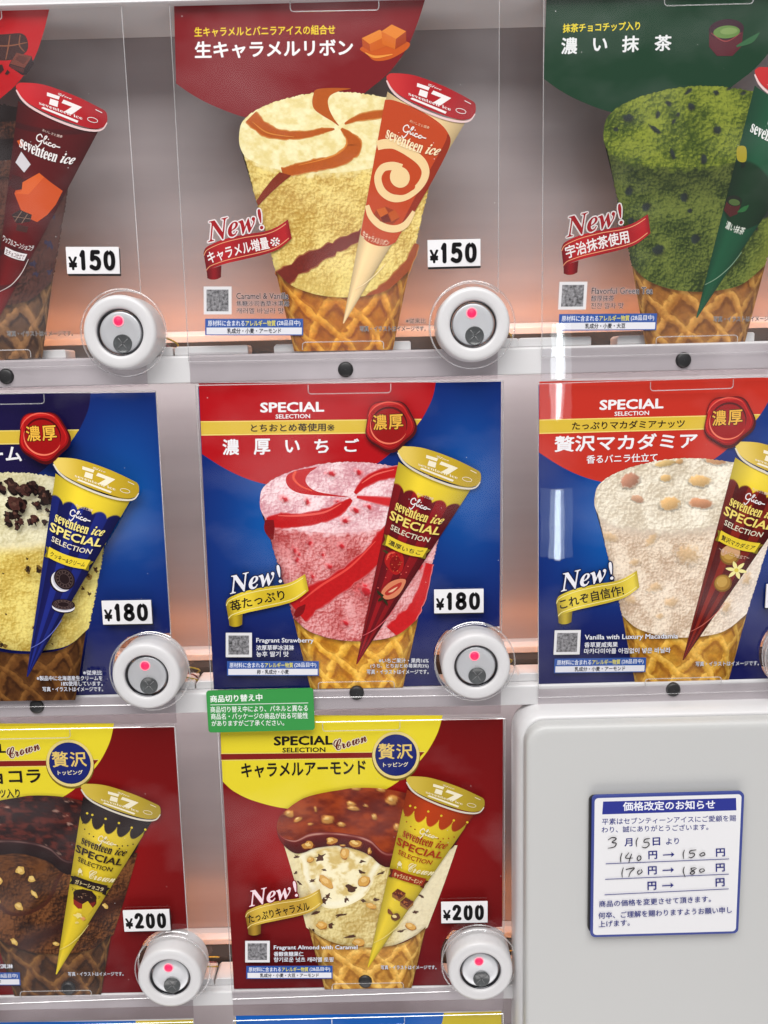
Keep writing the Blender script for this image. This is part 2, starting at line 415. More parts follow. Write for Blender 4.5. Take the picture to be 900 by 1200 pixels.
vm = empty('vending_machine', (0, 0.03, -.42), 'white ice cream vending machine front with rails and round buttons', 'vending machine')
def vpart(mb, name, material, **k):
    o = mb.build(name, material, vm, **k); o.matrix_parent_inverse = Matrix.Translation((0, -.03, .42)); return o
XL, XR = -.36, .36
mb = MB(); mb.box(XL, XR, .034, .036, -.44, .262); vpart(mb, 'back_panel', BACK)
mb = MB(); mb.extrude_x([(-.004, .2385), (-.0045, .2375), (-.001, .2372), (.034, .2372), (.034, .262), (-.004, .262)], XL, XR); vpart(mb, 'top_frame', WHITE, bevel=.0006)
RAILS = {1: (.0768, .0893), 0: (-.0835, -.0732), -1: (-.2452, -.2372)}
for r, (z0, z1) in RAILS.items():
    d = MB(); d.box(XL, XR, .0175, .0335, z0 + .001, z1 + .0065); vpart(d, 'dark_channel', DARK)
    d = MB(); d.extrude_x([(.027, z1 + .0066), (.0338, z1 + .0066), (.0338, z1 + .0125), (.0295, z1 + .0120), (.027, z1 + .010)], XL, XR); vpart(d, 'rear_lip', WHITE, bevel=.0005)
    x1 = XR
    rail = MB(); rail.extrude_x([(-.0012, z0), (.0170, z0 + .0008), (.0170, z1), (-.0004, z1), (-.0012, z1 - .0008)], XL, x1)
    vpart(rail, 'rail', WHITE, bevel=.0005)
    for cx in (-.160, 0, .159):
        for a, b in ((-.0795, -.0455), (-.0335, -.004), (.004, .030), (.0785 if cx > .05 else .0685, .0797)):
            if b - a < .003: continue
            blk = MB(); blk.slab([(cx + a, z1 + .0001), (cx + b, z1 + .0001), (cx + b, z1 + .0034), (cx + b - .0006, z1 + .0042), (cx + a + .0012, z1 + .0042), (cx + a, z1 + .0030)], .0035, .0165)
            vpart(blk, 'rail_block', WHITE, bevel=.0004)
    for j, px in enumerate({1: (7, 405, 801), 0: (43, 418, 789), -1: (80, 428)}[r]):
        py = {1: (441, 433, 422), 0: (828, 812, 808), -1: (1158, 1150)}[r][j]
        x, z = on_plane(px, py, -.0015)[0]
        h = MB(); h.lathe([(.0001, -.0026), (.0024, -.0026), (.0033, -.0022), (.0036, -.0012), (.0036, .002)], (x, 0, z), 32)
        vpart(h, 'black_cap', BLACK, smooth=True)

for r, (z0, z1) in RAILS.items():
    area('compartment_fill', (0, .010, z0 - .002), (0, .034, z0 - .030), .66, .006, .15, (1.0, .95, .95), spec=.3)  # neutral fill strips added under the rails to lift the inner panel
# warm strips added unseen behind every rail to tint the inner panel
for r, (z0, z1) in RAILS.items():
    area('inner_warm_fill', (0, .0045, z1 + .019), (0, .034, z1 + .016), .66, .004, .125 if r == 1 else .09, (1.0, .33, .10), spec=.3)

def button(key):
    x, z = BTN_XZ[key]; root = bpy.data.objects.new('selection_button', None); C.objects.link(root); root.location = (x, 0, z)
    root.empty_display_size = .01; root.scale = (1.012, .75, 1.012); root.parent = vm; root.matrix_parent_inverse = Matrix.Translation((0, -.03, .42))
    b = MB(); pr = [(.0163, .004), (.0162, -.0140), (.0160, -.0160), (.0157, -.0171), (.0150, -.0178), (.0140, -.0181), (.0118, -.0179), (.0108, -.0176), (.0104, -.0171), (.0102, -.0162), (.0102, -.011)]
    b.lathe(pr, (0, 0, 0), 96); b.build('ring', WHITE, root, smooth=True)
    b = MB(); b.lathe([(.01015, -.0125), (.01005, -.0160), (.0098, -.0163), (.0096, -.0156), (.0095, -.0125)], (0, 0, 0), 72); b.build('bezel', CHROME, root, smooth=True)
    b = MB(); b.lathe([(.0094, -.0136), (.0091, -.0152), (.0085, -.0156), (.006, -.0153), (.0001, -.0152)], (0, 0, 0), 72); b.build('face_plate', SILVER, root, smooth=True)
    b = MB(); b.lathe([(.0020, -.0146), (.0019, -.0158), (.0012, -.0163), (.0001, -.0165)], (-.0006, 0, .0049), 32); b.build('red_lamp', LED, root, smooth=True)
    b = MB(); b.lathe([(.0025, -.0146), (.0024, -.0156), (.0020, -.0157), (.00195, -.0146)], (-.0006, 0, .0049), 32); b.build('lamp_halo', HALO, root, smooth=True)  # glowing ring added as the halo round the red lamp
    b = MB(); b.lathe([(.0042, -.0144), (.0041, -.0160), (.0037, -.0159), (.0034, -.0156), (.0001, -.0155)], (.0006, 0, -.0049), 40); lens = b.build('sold_out_lens', LENS, root, smooth=True)
    b = MB()
    for t0 in (.7, 2.2):
        for k in (0, math.pi): b.tube([(.0006 + .0003 * math.cos(t0 + k), -.01555, -.0049 + .0003 * math.sin(t0 + k)), (.0006 + .0032 * math.cos(t0 + k), -.01555, -.0049 + .0032 * math.sin(t0 + k))], .0003, 6)
    b.build('lens_cross', LENSX, lens, smooth=True)
    b = MB(); b.lathe([(.0192, .003), (.0192, -.0085), (.0187, -.0098), (.0180, -.0095)], (0, 0, 0), 80)
    b.build('clear_collar', COLLAR, root, smooth=True)
    b = MB(); b.lathe([(.01925, -.0084), (.0193, -.0091), (.01885, -.0097), (.0186, -.0092)], (0, 0, 0), 80); b.build('collar_rim', RIM, root, smooth=True)
    for dz, M_, bow in ((.0, WIRE_Y, .004), (-.003, WIRE_R, .002), (-.0055, WIRE_Y, .003)):
        pts = [(.0138 + bow * math.sin(math.pi * t) + t * .004, .006 + t * .011, -.0015 + dz - t * .0065) for t in np.linspace(0, 1, 9)]
        b = MB(); b.tube(pts, .0004, 8); b.build('wire', M_, root, smooth=True)
    return root
for k in BTN_XZ: button(k)

# service panel, lower right: a raised white door with a rounded corner
def rounded(x0, x1, z0, z1, r, n=12):
    p = []
    for cx, cz, a0 in ((x1 - r, z1 - r, 0), (x0 + r, z1 - r, 90), (x0 + r, z0 + r, 180), (x1 - r, z0 + r, 270)):
        for k in range(n + 1): a = math.radians(a0 + 90 * k / n); p.append((cx + r * math.cos(a), cz + r * math.sin(a)))
    return p
def cushion(levels):
    """stacked rounded outlines (inset, y) joined into a pressed panel with a soft edge"""
    mb = MB(); n = None; v = []; f = []
    for ins, y in levels:
        p = rounded(PX0 + ins, PX1 - ins, PZ0 + ins, PZ1 - ins, max(.0015, PR - ins)); n = len(p)
        v += [(x, y, z) for x, z in p]
    for i in range(len(levels) - 1):
        for k in range(n): f.append((i * n + k, (i + 1) * n + k, (i + 1) * n + (k + 1) % n, i * n + (k + 1) % n))
    f.append(tuple((len(levels) - 1) * n + k for k in range(n)))
    mb.add(v, f); return mb
PX0, PX1, PZ0, PZ1, PR = .0766, .36, -.46, -.0830, .0135
vpart(cushion([(0, .004), (0, -.008), (.0006, -.011), (.002, -.0128), (.0030, -.0134), (.0036, -.0128), (.0040, -.012)]), 'service_panel_frame', WHITE, smooth=True)
vpart(cushion([(.0032, -.010), (.0032, -.0178), (.0034, -.0192), (.0040, -.0202), (.0050, -.0207), (.0062, -.0209), (.0075, -.0209)]), 'service_panel', PANEL, smooth=True)

# ------------------------------------------------------------------ artwork shared by the cards
def card_T(key):
    X, Z, a = CARDS[key]; c, s = math.cos(a), math.sin(a)
    def T(p):
        q = on_plane(p[:, 0], p[:, 1]) - np.array([X, Z]); return np.c_[q[:, 0] * c + q[:, 1] * s, -q[:, 0] * s + q[:, 1] * c]
    return T
TS, TN, TC = card_T((0, 0)), card_T((0, 1)), card_T((0, -1))   # strawberry, caramel and almond cards: the artwork was measured on these
MM = lambda p: np.asarray(p) / 1000.0
def quad_T(quad, w, h):
    """flat sticker: its four photo corners to a w x h rectangle centred on the origin"""
    dst = [(-w / 2, h / 2), (w / 2, h / 2), (w / 2, -h / 2), (-w / 2, -h / 2)]; A = []; B = []
    for (x, y), (u, v) in zip(quad, dst):
        A += [[x, y, 1, 0, 0, 0, -u * x, -u * y], [0, 0, 0, x, y, 1, -v * x, -v * y]]; B += [u, v]
    H = np.linalg.solve(np.array(A, float), np.array(B, float))
    def T(p):
        p = np.asarray(p, float); d = H[6] * p[:, 0] + H[7] * p[:, 1] + 1
        return np.c_[(H[0] * p[:, 0] + H[1] * p[:, 1] + H[2]) / d, (H[3] * p[:, 0] + H[4] * p[:, 1] + H[5]) / d]
    return T

# silhouette of the sliced ice cream (strawberry card)
BACK_EDGE = [(304.5, 588), (307, 574), (318, 563), (336, 554), (360, 547), (389, 542), (424, 541.5), (467, 547), (500, 556), (520, 570), (527, 582)]
FRONT_EDGE = [(304.5, 588), (306, 598), (313, 608), (333, 617), (360, 622), (389, 624), (430, 622), (470, 614), (505, 602), (522, 592), (527, 582)]
WAF_TOP = [(344, 724), (360, 738), (380, 746), (400, 750), (424, 751), (452, 748), (470, 741), (490, 724)]
WAF_BOT = [(364, 806.5), (472, 805)]
def embed(c, x, y, bits, seed=0):
    """nuts, berries and chips sunk into the texture; each is (x, y, radius, aspect, tilt, colour, hardness)"""
    wob = fbm(x * .35, y * .35, seed + 31, 3) - .5; c = np.array(c)
    for bx, by, r, asp, rot, col, hard in bits:
        t = math.radians(rot); dx, dy = x - bx, y - by; u = (dx * math.cos(t) + dy * math.sin(t)) / r; v = (-dx * math.sin(t) + dy * math.cos(t)) / (r * asp)
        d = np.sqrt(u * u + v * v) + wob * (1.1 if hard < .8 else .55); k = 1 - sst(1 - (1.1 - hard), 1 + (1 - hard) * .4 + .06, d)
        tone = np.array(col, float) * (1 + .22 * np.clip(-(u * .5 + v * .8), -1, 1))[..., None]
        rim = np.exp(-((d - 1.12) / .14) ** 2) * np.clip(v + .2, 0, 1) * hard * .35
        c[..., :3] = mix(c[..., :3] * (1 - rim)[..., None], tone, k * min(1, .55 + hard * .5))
    return c
def ice_shapes(ink, top_fn, side_fn, T=TS, rag=.0, bits=()):
    if bits:
        t0, s0 = top_fn, side_fn
        top_fn = lambda x, y, U, V: embed(t0(x, y, U, V), x, y, bits); side_fn = lambda x, y, U, V: embed(s0(x, y, U, V), x, y, bits)
    nu = 210
    be, fe, wt = along(BACK_EDGE, nu), along(FRONT_EDGE, nu), along(WAF_TOP, nu)
    if rag: 
        be = be + np.c_[np.zeros(nu), rag * (vn(np.arange(nu) * .8, np.zeros(nu), 3) - .5)]
    v = np.linspace(0, 1, 170)[:, None, None]
    P = fe[None] * (1 - v) + wt[None] * v
    if rag:
        j = (vn(np.arange(170) * .7, np.zeros(170), 4) - .5) * rag * 1.2; P = P.copy(); P[:, :2, 0] += j[:, None]; P[:, -2:, 0] += j[::-1, None]
    U = np.tile(np.linspace(0, 1, nu)[None], (170, 1)); V = np.tile(np.linspace(0, 1, 170)[:, None], (1, nu))
    sc_ = side_fn(P[..., 0], P[..., 1], U, V); tc_ = top_fn(P[..., 0], P[..., 1], U, V * 0 + 1)
    kk = 1 - sst(0, .045, V + (vn(P[..., 0] * .25, P[..., 1] * .25, 77) - .5) * .05); ink.grid(P, mix(sc_, tc_, kk * .75), T)
    v = np.linspace(0, 1, 100)[:, None, None]; P = be[None] * (1 - v) + fe[None] * v
    U = np.tile(np.linspace(0, 1, nu)[None], (100, 1)); V = np.tile(np.linspace(0, 1, 100)[:, None], (1, nu))
    ink.grid(P, top_fn(P[..., 0], P[..., 1], U, V), T)

def waffle(ink, tone, seed=0, T=TS, dark=1.0, phase=0.0):
    nu, nv = 130, 90
    wt = along(WAF_TOP, nu); wb = along(WAF_BOT + [], nu) if len(WAF_BOT) > 2 else np.linspace(WAF_BOT[0], WAF_BOT[1], nu)
    V = np.linspace(0, 1, nv)[:, None, None]; P = wt[None] * (1 - V) + wb[None] * V
    U = np.tile(np.linspace(0, 1, nu)[None], (nv, 1)); V = np.tile(np.linspace(0, 1, nv)[:, None], (1, nu))
    th = np.arcsin(np.clip(2 * U - 1, -1, 1)); yy = (P[..., 1] - 724) / 82.0
    n1 = fbm(P[..., 0] * .05, P[..., 1] * .05, seed) - .5; n2 = fbm(P[..., 0] * .16, P[..., 1] * .16, seed + 11) - .5
    a = th * 1.50 + yy * 1.7 + phase + n1 * .40 + n2 * .08; b = th * 1.45 - yy * 2.2 + .3 + phase - n1 * .36 + n2 * .08
    def lattice(t):          # distance from the bar centre, in periods (-.5 .. .5)
        t = t - np.floor(t); return t - .5
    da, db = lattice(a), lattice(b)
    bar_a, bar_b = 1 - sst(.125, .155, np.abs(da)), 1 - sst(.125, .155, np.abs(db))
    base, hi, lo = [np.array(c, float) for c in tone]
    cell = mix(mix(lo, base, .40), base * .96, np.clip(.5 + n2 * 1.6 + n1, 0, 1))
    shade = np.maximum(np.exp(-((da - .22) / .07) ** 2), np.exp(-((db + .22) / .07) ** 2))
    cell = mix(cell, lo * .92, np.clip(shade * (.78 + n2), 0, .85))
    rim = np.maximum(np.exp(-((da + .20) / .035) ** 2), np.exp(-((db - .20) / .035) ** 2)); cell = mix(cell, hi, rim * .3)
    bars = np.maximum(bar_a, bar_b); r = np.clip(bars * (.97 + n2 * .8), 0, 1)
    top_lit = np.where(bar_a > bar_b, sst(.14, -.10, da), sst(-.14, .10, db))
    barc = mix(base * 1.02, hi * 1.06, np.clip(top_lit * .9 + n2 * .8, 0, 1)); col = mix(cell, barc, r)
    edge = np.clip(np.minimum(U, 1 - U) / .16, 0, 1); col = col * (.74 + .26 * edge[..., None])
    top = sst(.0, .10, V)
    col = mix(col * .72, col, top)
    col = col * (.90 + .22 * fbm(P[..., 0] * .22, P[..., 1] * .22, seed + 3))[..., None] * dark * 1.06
    ink.grid(P, np.concatenate([col, np.full((nv, nu, 1), .16)], -1), T)

# wrapped cone
C_L, C_R, C_TIP = np.array([467., 541.]), np.array([553.5, 570.]), np.array([416.6, 781.])
def cone_pt(u, v):
    u, v = np.asarray(u, float)[..., None], np.asarray(v, float)[..., None]
    top = C_L * (1 - u) + C_R * u + np.array([-2.2, 6.5]) * 4 * u * (1 - u)
    return top * (1 - v) + C_TIP * v
def cone_grid(fn, nu=110, nv=240, v1=.985):
    U = np.tile(np.linspace(0, 1, nu)[None], (nv, 1)); V = np.tile(np.linspace(0, v1, nv)[:, None], (1, nu))
    P = cone_pt(U, V); col = np.array(fn(U, V, P), float)
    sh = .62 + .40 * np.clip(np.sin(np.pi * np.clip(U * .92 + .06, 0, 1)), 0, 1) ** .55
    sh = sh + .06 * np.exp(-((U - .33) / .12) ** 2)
    return P, np.clip(col * sh[..., None], 0, 255)
def cone_text(ink, t, u0, u1, v, dv, col, bold=0.0, T=TS, arch=0.0, slant=0.0):
    ink.text(t, (0, 0), (1, 0), 1, col, bold, T=T, W=lambda a, b: cone_pt(u0 + (u1 - u0) * (a + slant * b), v - dv * b - arch * 4 * a * (1 - a)))
SCRIPT = [[(.24, .80), (.15, .95), (.04, .76), (.05, .50), (.17, .44), (.25, .58), (.23, .30), (.14, .02), (.05, .12)], [(.24, .52), (.36, .76), (.40, .98), (.34, .94), (.32, .60), (.38, .44), (.45, .62), (.45, .46), (.52, .46)],
          [(.47, .80), (.49, .86)], [(.63, .62), (.55, .62), (.53, .46), (.61, .42), (.68, .50)], [(.78, .62), (.70, .56), (.71, .42), (.80, .44), (.79, .60), (.85, .52), (1.0, .52)]]
def logo(ink, u0, u1, v, dv, col, T=TS, w=1.15):
    for p in SCRIPT:
        q = np.array(p); r = cone_pt(u0 + (u1 - u0) * q[:, 0], v - dv * (q[:, 1] - .3)); ink.stroke(np.c_[r, np.full(len(r), w)], col, n=5, T=T)
LID = [(466, 528), (468, 524), (474, 522.6), (497, 525), (530, 536.5), (557, 549.5), (562, 553), (563.2, 557), (562.6, 563), (558, 568.5), (547, 570), (530, 566), (505, 557), (483, 546.5), (472, 538)]
RIMP = [(466, 530, 1.5), (472, 540, 2.2), (483, 549, 2.4), (505, 560, 2.4), (530, 569, 2.4), (547, 572, 2.2), (557, 570.5, 1.6), (562.5, 564, 1)]
def lid(ink, col, light, white, T=TS):
    ink.poly(LID, light, sm=False, T=T) if False else None
    # face with a soft sheen
    p = spline(LID, True, 6); c = p.mean(0); k = np.linspace(0, 1, 26)[:, None, None]
    ring = np.r_[p, p[:1]]; P = c + (ring[None] - c) * k
    s = (P[..., 0] - 466) / 97
    cc = mix(np.array(light, float), np.array(col, float), sst(.05, .45, s)); cc = mix(cc, np.array(col) * .88, sst(.6, 1, s))
    ink.grid(P, cc, T)
    ink.stroke(RIMP, white, T=T)
def lid_print(ink, white, T=TS):
    ink.poly([(499.5, 532.6), (513.2, 537.0), (511.6, 540.2), (499.0, 536.2)], white, T=T)
    ink.poly([(502.6, 539.0), (511.2, 541.8), (509.8, 547.8), (500.6, 544.8)], white, T=T)
    ink.poly([(517.0, 540.2), (536.5, 548.0), (524.5, 555.5), (516.5, 552.6), (525.5, 547.6), (514.5, 543.6)], white, T=T)
    ink.text('𝐬𝐞𝐯𝐞𝐧𝐭𝐞𝐞𝐧 𝐢𝐜𝐞', (490, 545), (536, 561.2), 3.2, white, .0, T=T, shear=-.4)
    ink.text('𝓖𝓵𝓲𝓬𝓸', (511, 535.5), (525.5, 540.4), 2.6, white, .0, T=T)
    ink.poly([(494, 547.5), (531.5, 562.0), (530.0, 564.0), (491.8, 548.8)], white, T=T)
    a = np.linspace(0, 2 * np.pi, 25); x, y = 5.6 * np.cos(a), 2.3 * np.sin(a); cs, sn = math.cos(.24), math.sin(.24)
    ink.stroke(np.c_[547 + x * cs - y * sn, 561.2 + x * sn + y * cs, np.full(25, .55)], white, T=T, n=2)
    ink.stroke([(551, 550.6, .7), (558, 554, .7)], white, T=T)

def seam(ink, col, T=TS):
    ink.stroke([(425, 744, .6), (438, 737, .9), (452, 725, .9), (463, 711, .6)], col, T=T)

def new_ribbon(root, L, red, ribbon_text, tw, new_cols, rib_cols, txt_col, tx0, tx1, th, bold=.012):
    light, mid_, dark, line = rib_cols
    i = Ink(TS, L)
    top = along([(265.5, 706), (267.5, 701), (273, 697.5), (287, 692), (309, 687), (331, 684), (345, 679.5), (358, 671.5)], 60)
    bot = along([(269, 726), (271, 723.5), (276, 721), (290, 716.6), (309, 712.5), (331, 707.5), (347, 702), (362, 691)], 60)
    # rolled end
    q = np.linspace(0, 1, 12)[:, None, None]
    a = along([(269, 725), (272, 722.5), (278, 720.5), (285, 718.5)], 16); b = along([(269.5, 731.5), (274, 733), (280, 732.6), (284.5, 730.5)], 16)
    P = a[None] * (1 - q) + b[None] * q; s = np.linspace(0, 1, 16)[None] + q[..., 0] * 0
    i.grid(P, mix(np.array(dark, float) * .9, np.array(mid_, float), np.sin(np.pi * s) ** 2 * .8))
    q = np.linspace(0, 1, 20)[:, None, None]; P = top[None] * (1 - q) + bot[None] * q
    s = np.linspace(0, 1, 60)[None] + 0 * q[..., 0]
    col = mix(np.array(dark, float), np.array(mid_, float), sst(0, .14, s)); col = mix(col, np.array(light, float), np.exp(-((s - .25) / .14) ** 2)); col = mix(col, np.array(light, float), sst(.7, .92, s)); col = mix(col, np.array(dark, float), sst(.93, 1, s) * .5)
    i.grid(P, col)
    for f in (.13, .87):
        pp = top * (1 - f) + bot * f; i.stroke(np.c_[pp[::3], np.full(len(pp[::3]), .85)], line, n=3)
    o = i.build('ribbon', root)
    i = Ink(TS, L)
    if ribbon_text.endswith('※'):
        x1 = (tx0[0] + (tx1[0] - tx0[0]) * .86, tx0[1] + (tx1[1] - tx0[1]) * .86); i.text(ribbon_text[:-1], tx0, x1, th, txt_col, bold + .008, bend=1.0); i.text('※', (x1[0] + 1.5, x1[1] - 1.5), (tx1[0] + 1, tx1[1] - 1.5), 9, txt_col, 0)
    else: i.text(ribbon_text, tx0, tx1, th, txt_col, bold + .008, bend=1.0)
    i.build('ribbon_lettering', o)
    i = Ink(TS, L)
    i.text('𝑵𝒆𝒘!', (270.5, 695.5), (331.5, 681.5), 21.5, new_cols[0], .004, out=new_cols[1], ow=.042, shear=.06)
    i.build('new_lettering', root)

def info_block(root, L, dark_text, lines, allergens, yellow=(225, 215, 90), ax=None):
    tc_, oc = ((58, 58, 66), (220, 216, 218)) if dark_text else ((226, 228, 236), (28, 32, 66))
    i = Ink(TS, L); i.rect(265.5, 740, 296, 768.5, (222, 221, 223)); i.poly([(268.6, 743.2), (292.6, 743.2), (292.6, 765.4), (268.6, 765.4)], (132, 131, 134), 1.0); i.build('code_label', root)
    i = Ink(TS, L)
    for (t, x1, h), y in zip(lines, (753, 760.5, 768)): i.text(t, (301, y), (x1, y), h, tc_, .016, out=oc, ow=.022)
    i.build('flavour_lettering', root)
    i = Ink(TS, L); i.rect(267, 773, 374, 790, (44, 84, 160)); i.rect(268.5, 782, 372.6, 789, (224, 224, 230))
    o = i.build('allergen_label', root)
    i = Ink(TS, L); w = (228, 232, 240)
    i.text('原材料に含まれる', (270, 780.6), (310, 780.6), 6, w, .012); i.text('アレルギー物質', (311, 780.6), (344, 780.6), 6, yellow, .016); i.text('(28品目中)', (345.5, 780.8), (371, 780.8), 6.4, w, .01)
    i.text(allergens, ax[0], ax[1], 5.4, (22, 24, 40), .02); i.build('allergen_lettering', o)
def fine_print(root, L, dark_text, rows):
    i = Ink(TS, L); tc_, oc = ((50, 48, 52), (205, 200, 196)) if dark_text else ((214, 216, 224), (36, 36, 60))
    for t, x0, x1, y in rows: i.text(t, (x0, y), (x1, y), 5.6, tc_, .014, out=oc, ow=.03)
    i.build('fine_print', root)

# outlines of sheet and cover, both cut away round the button
def card_outline(key, grow=0.0, drop=0.0, notch=.0193):
    w, h = CARD_W / 2 + grow, CARD_H / 2 + grow
    X, Z, a = CARDS[key]; c, s = math.cos(a), math.sin(a)
    kb = key if key in BTN_XZ else None
    if kb: bx, bz = BTN_XZ[kb]
    else: bx, bz = X + .0563, Z - .0588
    dx, dz = bx - X, bz - Z; bx, bz = dx * c + dz * s, -dx * s + dz * c
    a0 = math.acos(max(-1, min(1, (w - bx) / notch))); z_r = bz + notch * math.sin(a0)
    dzb = -h - drop - bz
    a1 = math.pi + math.asin(max(-1, min(1, -dzb / notch))) if abs(dzb) < notch else None
    p = [(-w, -h - drop), (-w, h), (w, h)]
    arc = [(bx + notch * math.cos(t), bz + notch * math.sin(t)) for t in np.linspace(a0, a1 if a1 else math.pi * 1.5, 36)]
    return p + arc, arc
def make_cover(root, key, tilt=(0, 0)):
    drop = .0035
    p, arc = card_outline(key, .0006, drop, .0188)
    mb = MB(); n = len(p); tri = tessellate_polygon([[Vector((x, z, 0)) for x, z in p]])
    mb.add([(x, -.0024 + x * tilt[0] + z * tilt[1], z) for x, z in p], tri)
    o = mb.build('clear_cover', FILM if key[1] == 1 else CLEAR, root)
    r = MB(); Y = -.0026
    def ln(pts, rad=.00022): r.tube([(x, Y + x * tilt[0] + z * tilt[1], z) for x, z in pts], rad, 6)
    ln([p[0], p[1]]); ln([p[1], p[2]]); ln([p[2], arc[0]]); ln(arc, .0003); ln([arc[-1], p[0]], .00016)
    h = CARD_H / 2
    def tab(z0, s, hw=.0190, dep=.0042):
        q = [(-hw, z0)] + [(-hw + .0014 * (1 - math.cos(t)), z0 + s * (dep - .0014 + .0014 * math.sin(t))) for t in np.linspace(0, math.pi / 2, 5)]
        q2 = [(-x, z) for x, z in q[::-1]]; ln(q + q2, .00024)
    tab(h, -1); tab(-h + .0002, 1, .0185, .0035)
    r.build('cover_edge', RIM, o)
    fl = MB(); w_ = CARD_W / 2 + .0006; fl.box(-w_, w_, -.0021, -.0016, -h - .0142, -h - .0001); fl.build('cover_flange', FLANGE, o)
    return o

def card(key, label, tilt=(0, 0)):
    X, Z, a = CARDS[key]
    root = empty('product_card', (X, 0, Z), label, 'product card', 'product cards in the display', -a)
    return root, Layers(-.0002)
def sheet(root, key, L, fn):
    """backing sheet, slightly thick, printed with a soft two-tone ground"""
    p, arc = card_outline(key)
    mb = MB(); mb.slab(p, -.0001, .0007); mb.build('backing_sheet', TAGW, root)
    # printed ground: rows of points clipped to the notched outline
    w, h = CARD_W / 2, CARD_H / 2; i = Ink(lambda q: q, L)
    pts = np.array(p); nv, nu = 90, 70; zs = np.linspace(h, -h, nv); P = np.zeros((nv, nu, 2))
    arcA = np.array(arc)
    for r, z in enumerate(zs):
        xr = w
        if z < arcA[0, 1]: 
            xr = min(w, np.interp(z, arcA[::-1, 1], arcA[::-1, 0])) if z > arcA[-1, 1] else arcA[-1, 0]
        P[r, :, 0] = np.linspace(-w, xr, nu); P[r, :, 1] = z
    i.grid(P, fn(P[..., 0] / w, P[..., 1] / h)); return i

HDR = [(233, 449), (236.8, 532), (262, 548), (287, 560), (313, 567.6), (345, 571), (385, 567), (420, 555), (445, 541), (466, 523), (482, 506), (493, 493), (503, 475), (508, 462), (510.5, 448)]
def hdr_outline(pts):
    return np.r_[[pts[0]], spline(pts[1:], n=8)]
def blue_ground(x, z):
    n = fbm(x * 1.3 + 3, z * 1.3, 2) - .5
    g = np.exp(-(((x + .45) / .42) ** 2 + ((z - .12) / .5) ** 2)) + .8 * np.exp(-(((x - .78) / .35) ** 2 + ((z - .35) / .55) ** 2))
    c = mix(np.array([8, 34, 106.]), np.array([2, 92, 172.]), np.clip(g * .95 + n * .15, 0, 1)); return mix(c, np.array([14, 12, 74.]), sst(-.2, -1, z) * .8)
def clip_left(p): return p

def wrap_special(root, L, body, stripe, name_text, extra, gold=(232, 206, 70), top=(226, 200, 52), lettering=(236, 214, 110), name_cols=((226, 200, 52), (30, 24, 30)), deep=None, sub=None, name_u=(.14, .86)):
    i = Ink(TS, L)
    def fn(U, V, P):
        sc = .125 - .026 * np.abs(np.sin(np.pi * (U * 4.6 + .20))) ** .7 - .012 * np.sin(np.pi * U)
        st = np.where(np.sin(U * 2 * np.pi * 2.75 + 1.2) > 0, 1.0, 0.0)
        c = mix(np.array(body, float), np.array(stripe, float), st)
        t = sst(-.004, .004, V - sc); return mix(np.array(top, float) * np.ones(3), c, t)
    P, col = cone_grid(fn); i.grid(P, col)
    extra(i)
    seam(i, tuple(min(255, c + 70) for c in stripe)); o = i.build('wrapper_picture', root)
    i = Ink(TS, L)
    logo(i, .30, 0.625, .158, .062, (238, 232, 232))
    cone_text(i, 'おいしさと健康', .36, .60, .098, .014, (222, 200, 190), .0)
    cone_text(i, '𝐬𝐞𝐯𝐞𝐧𝐭𝐞𝐞𝐧', .10, .655, .214, .048, lettering, .012); cone_text(i, '𝒊𝒄𝒆', .71, .90, .212, .048, lettering, .012)
    cone_text(i, 'SPECIAL', .045, .955, .268, .044, lettering, .022); cone_text(i, 'SELECTION', .11, .855, .310, .026, (225, 215, 190), .012)
    a, b = .345, .395; yc, dk = name_cols
    i.poly(cone_pt([.02, .12, .12, .02, .06], [a + .004, a, b, b + .004, (a + b) / 2]), tuple(int(c * .55) for c in yc))
    i.poly(cone_pt([.88, .99, .94, .99, .88], [a, a + .004, (a + b) / 2, b + .004, b]), tuple(int(c * .55) for c in yc))
    u = np.linspace(.09, .91, 12); i.poly(np.r_[cone_pt(u, u * 0 + a - .004), cone_pt(u[::-1], u * 0 + b - .004)], yc)
    cone_text(i, name_text, name_u[0], name_u[1], b - .014, .026, dk, .016)
    if sub: cone_text(i, sub, .16, .88, .432, .018, (220, 190, 170), .01)
    i.build('wrapper_lettering', o)
    i = Ink(TS, L); lid(i, (196, 164, 42), (226, 198, 96), (214, 206, 190)); lo = i.build('lid_picture', o)
    i = Ink(TS, L); lid_print(i, (238, 230, 205)); i.build('lid_lettering', lo)

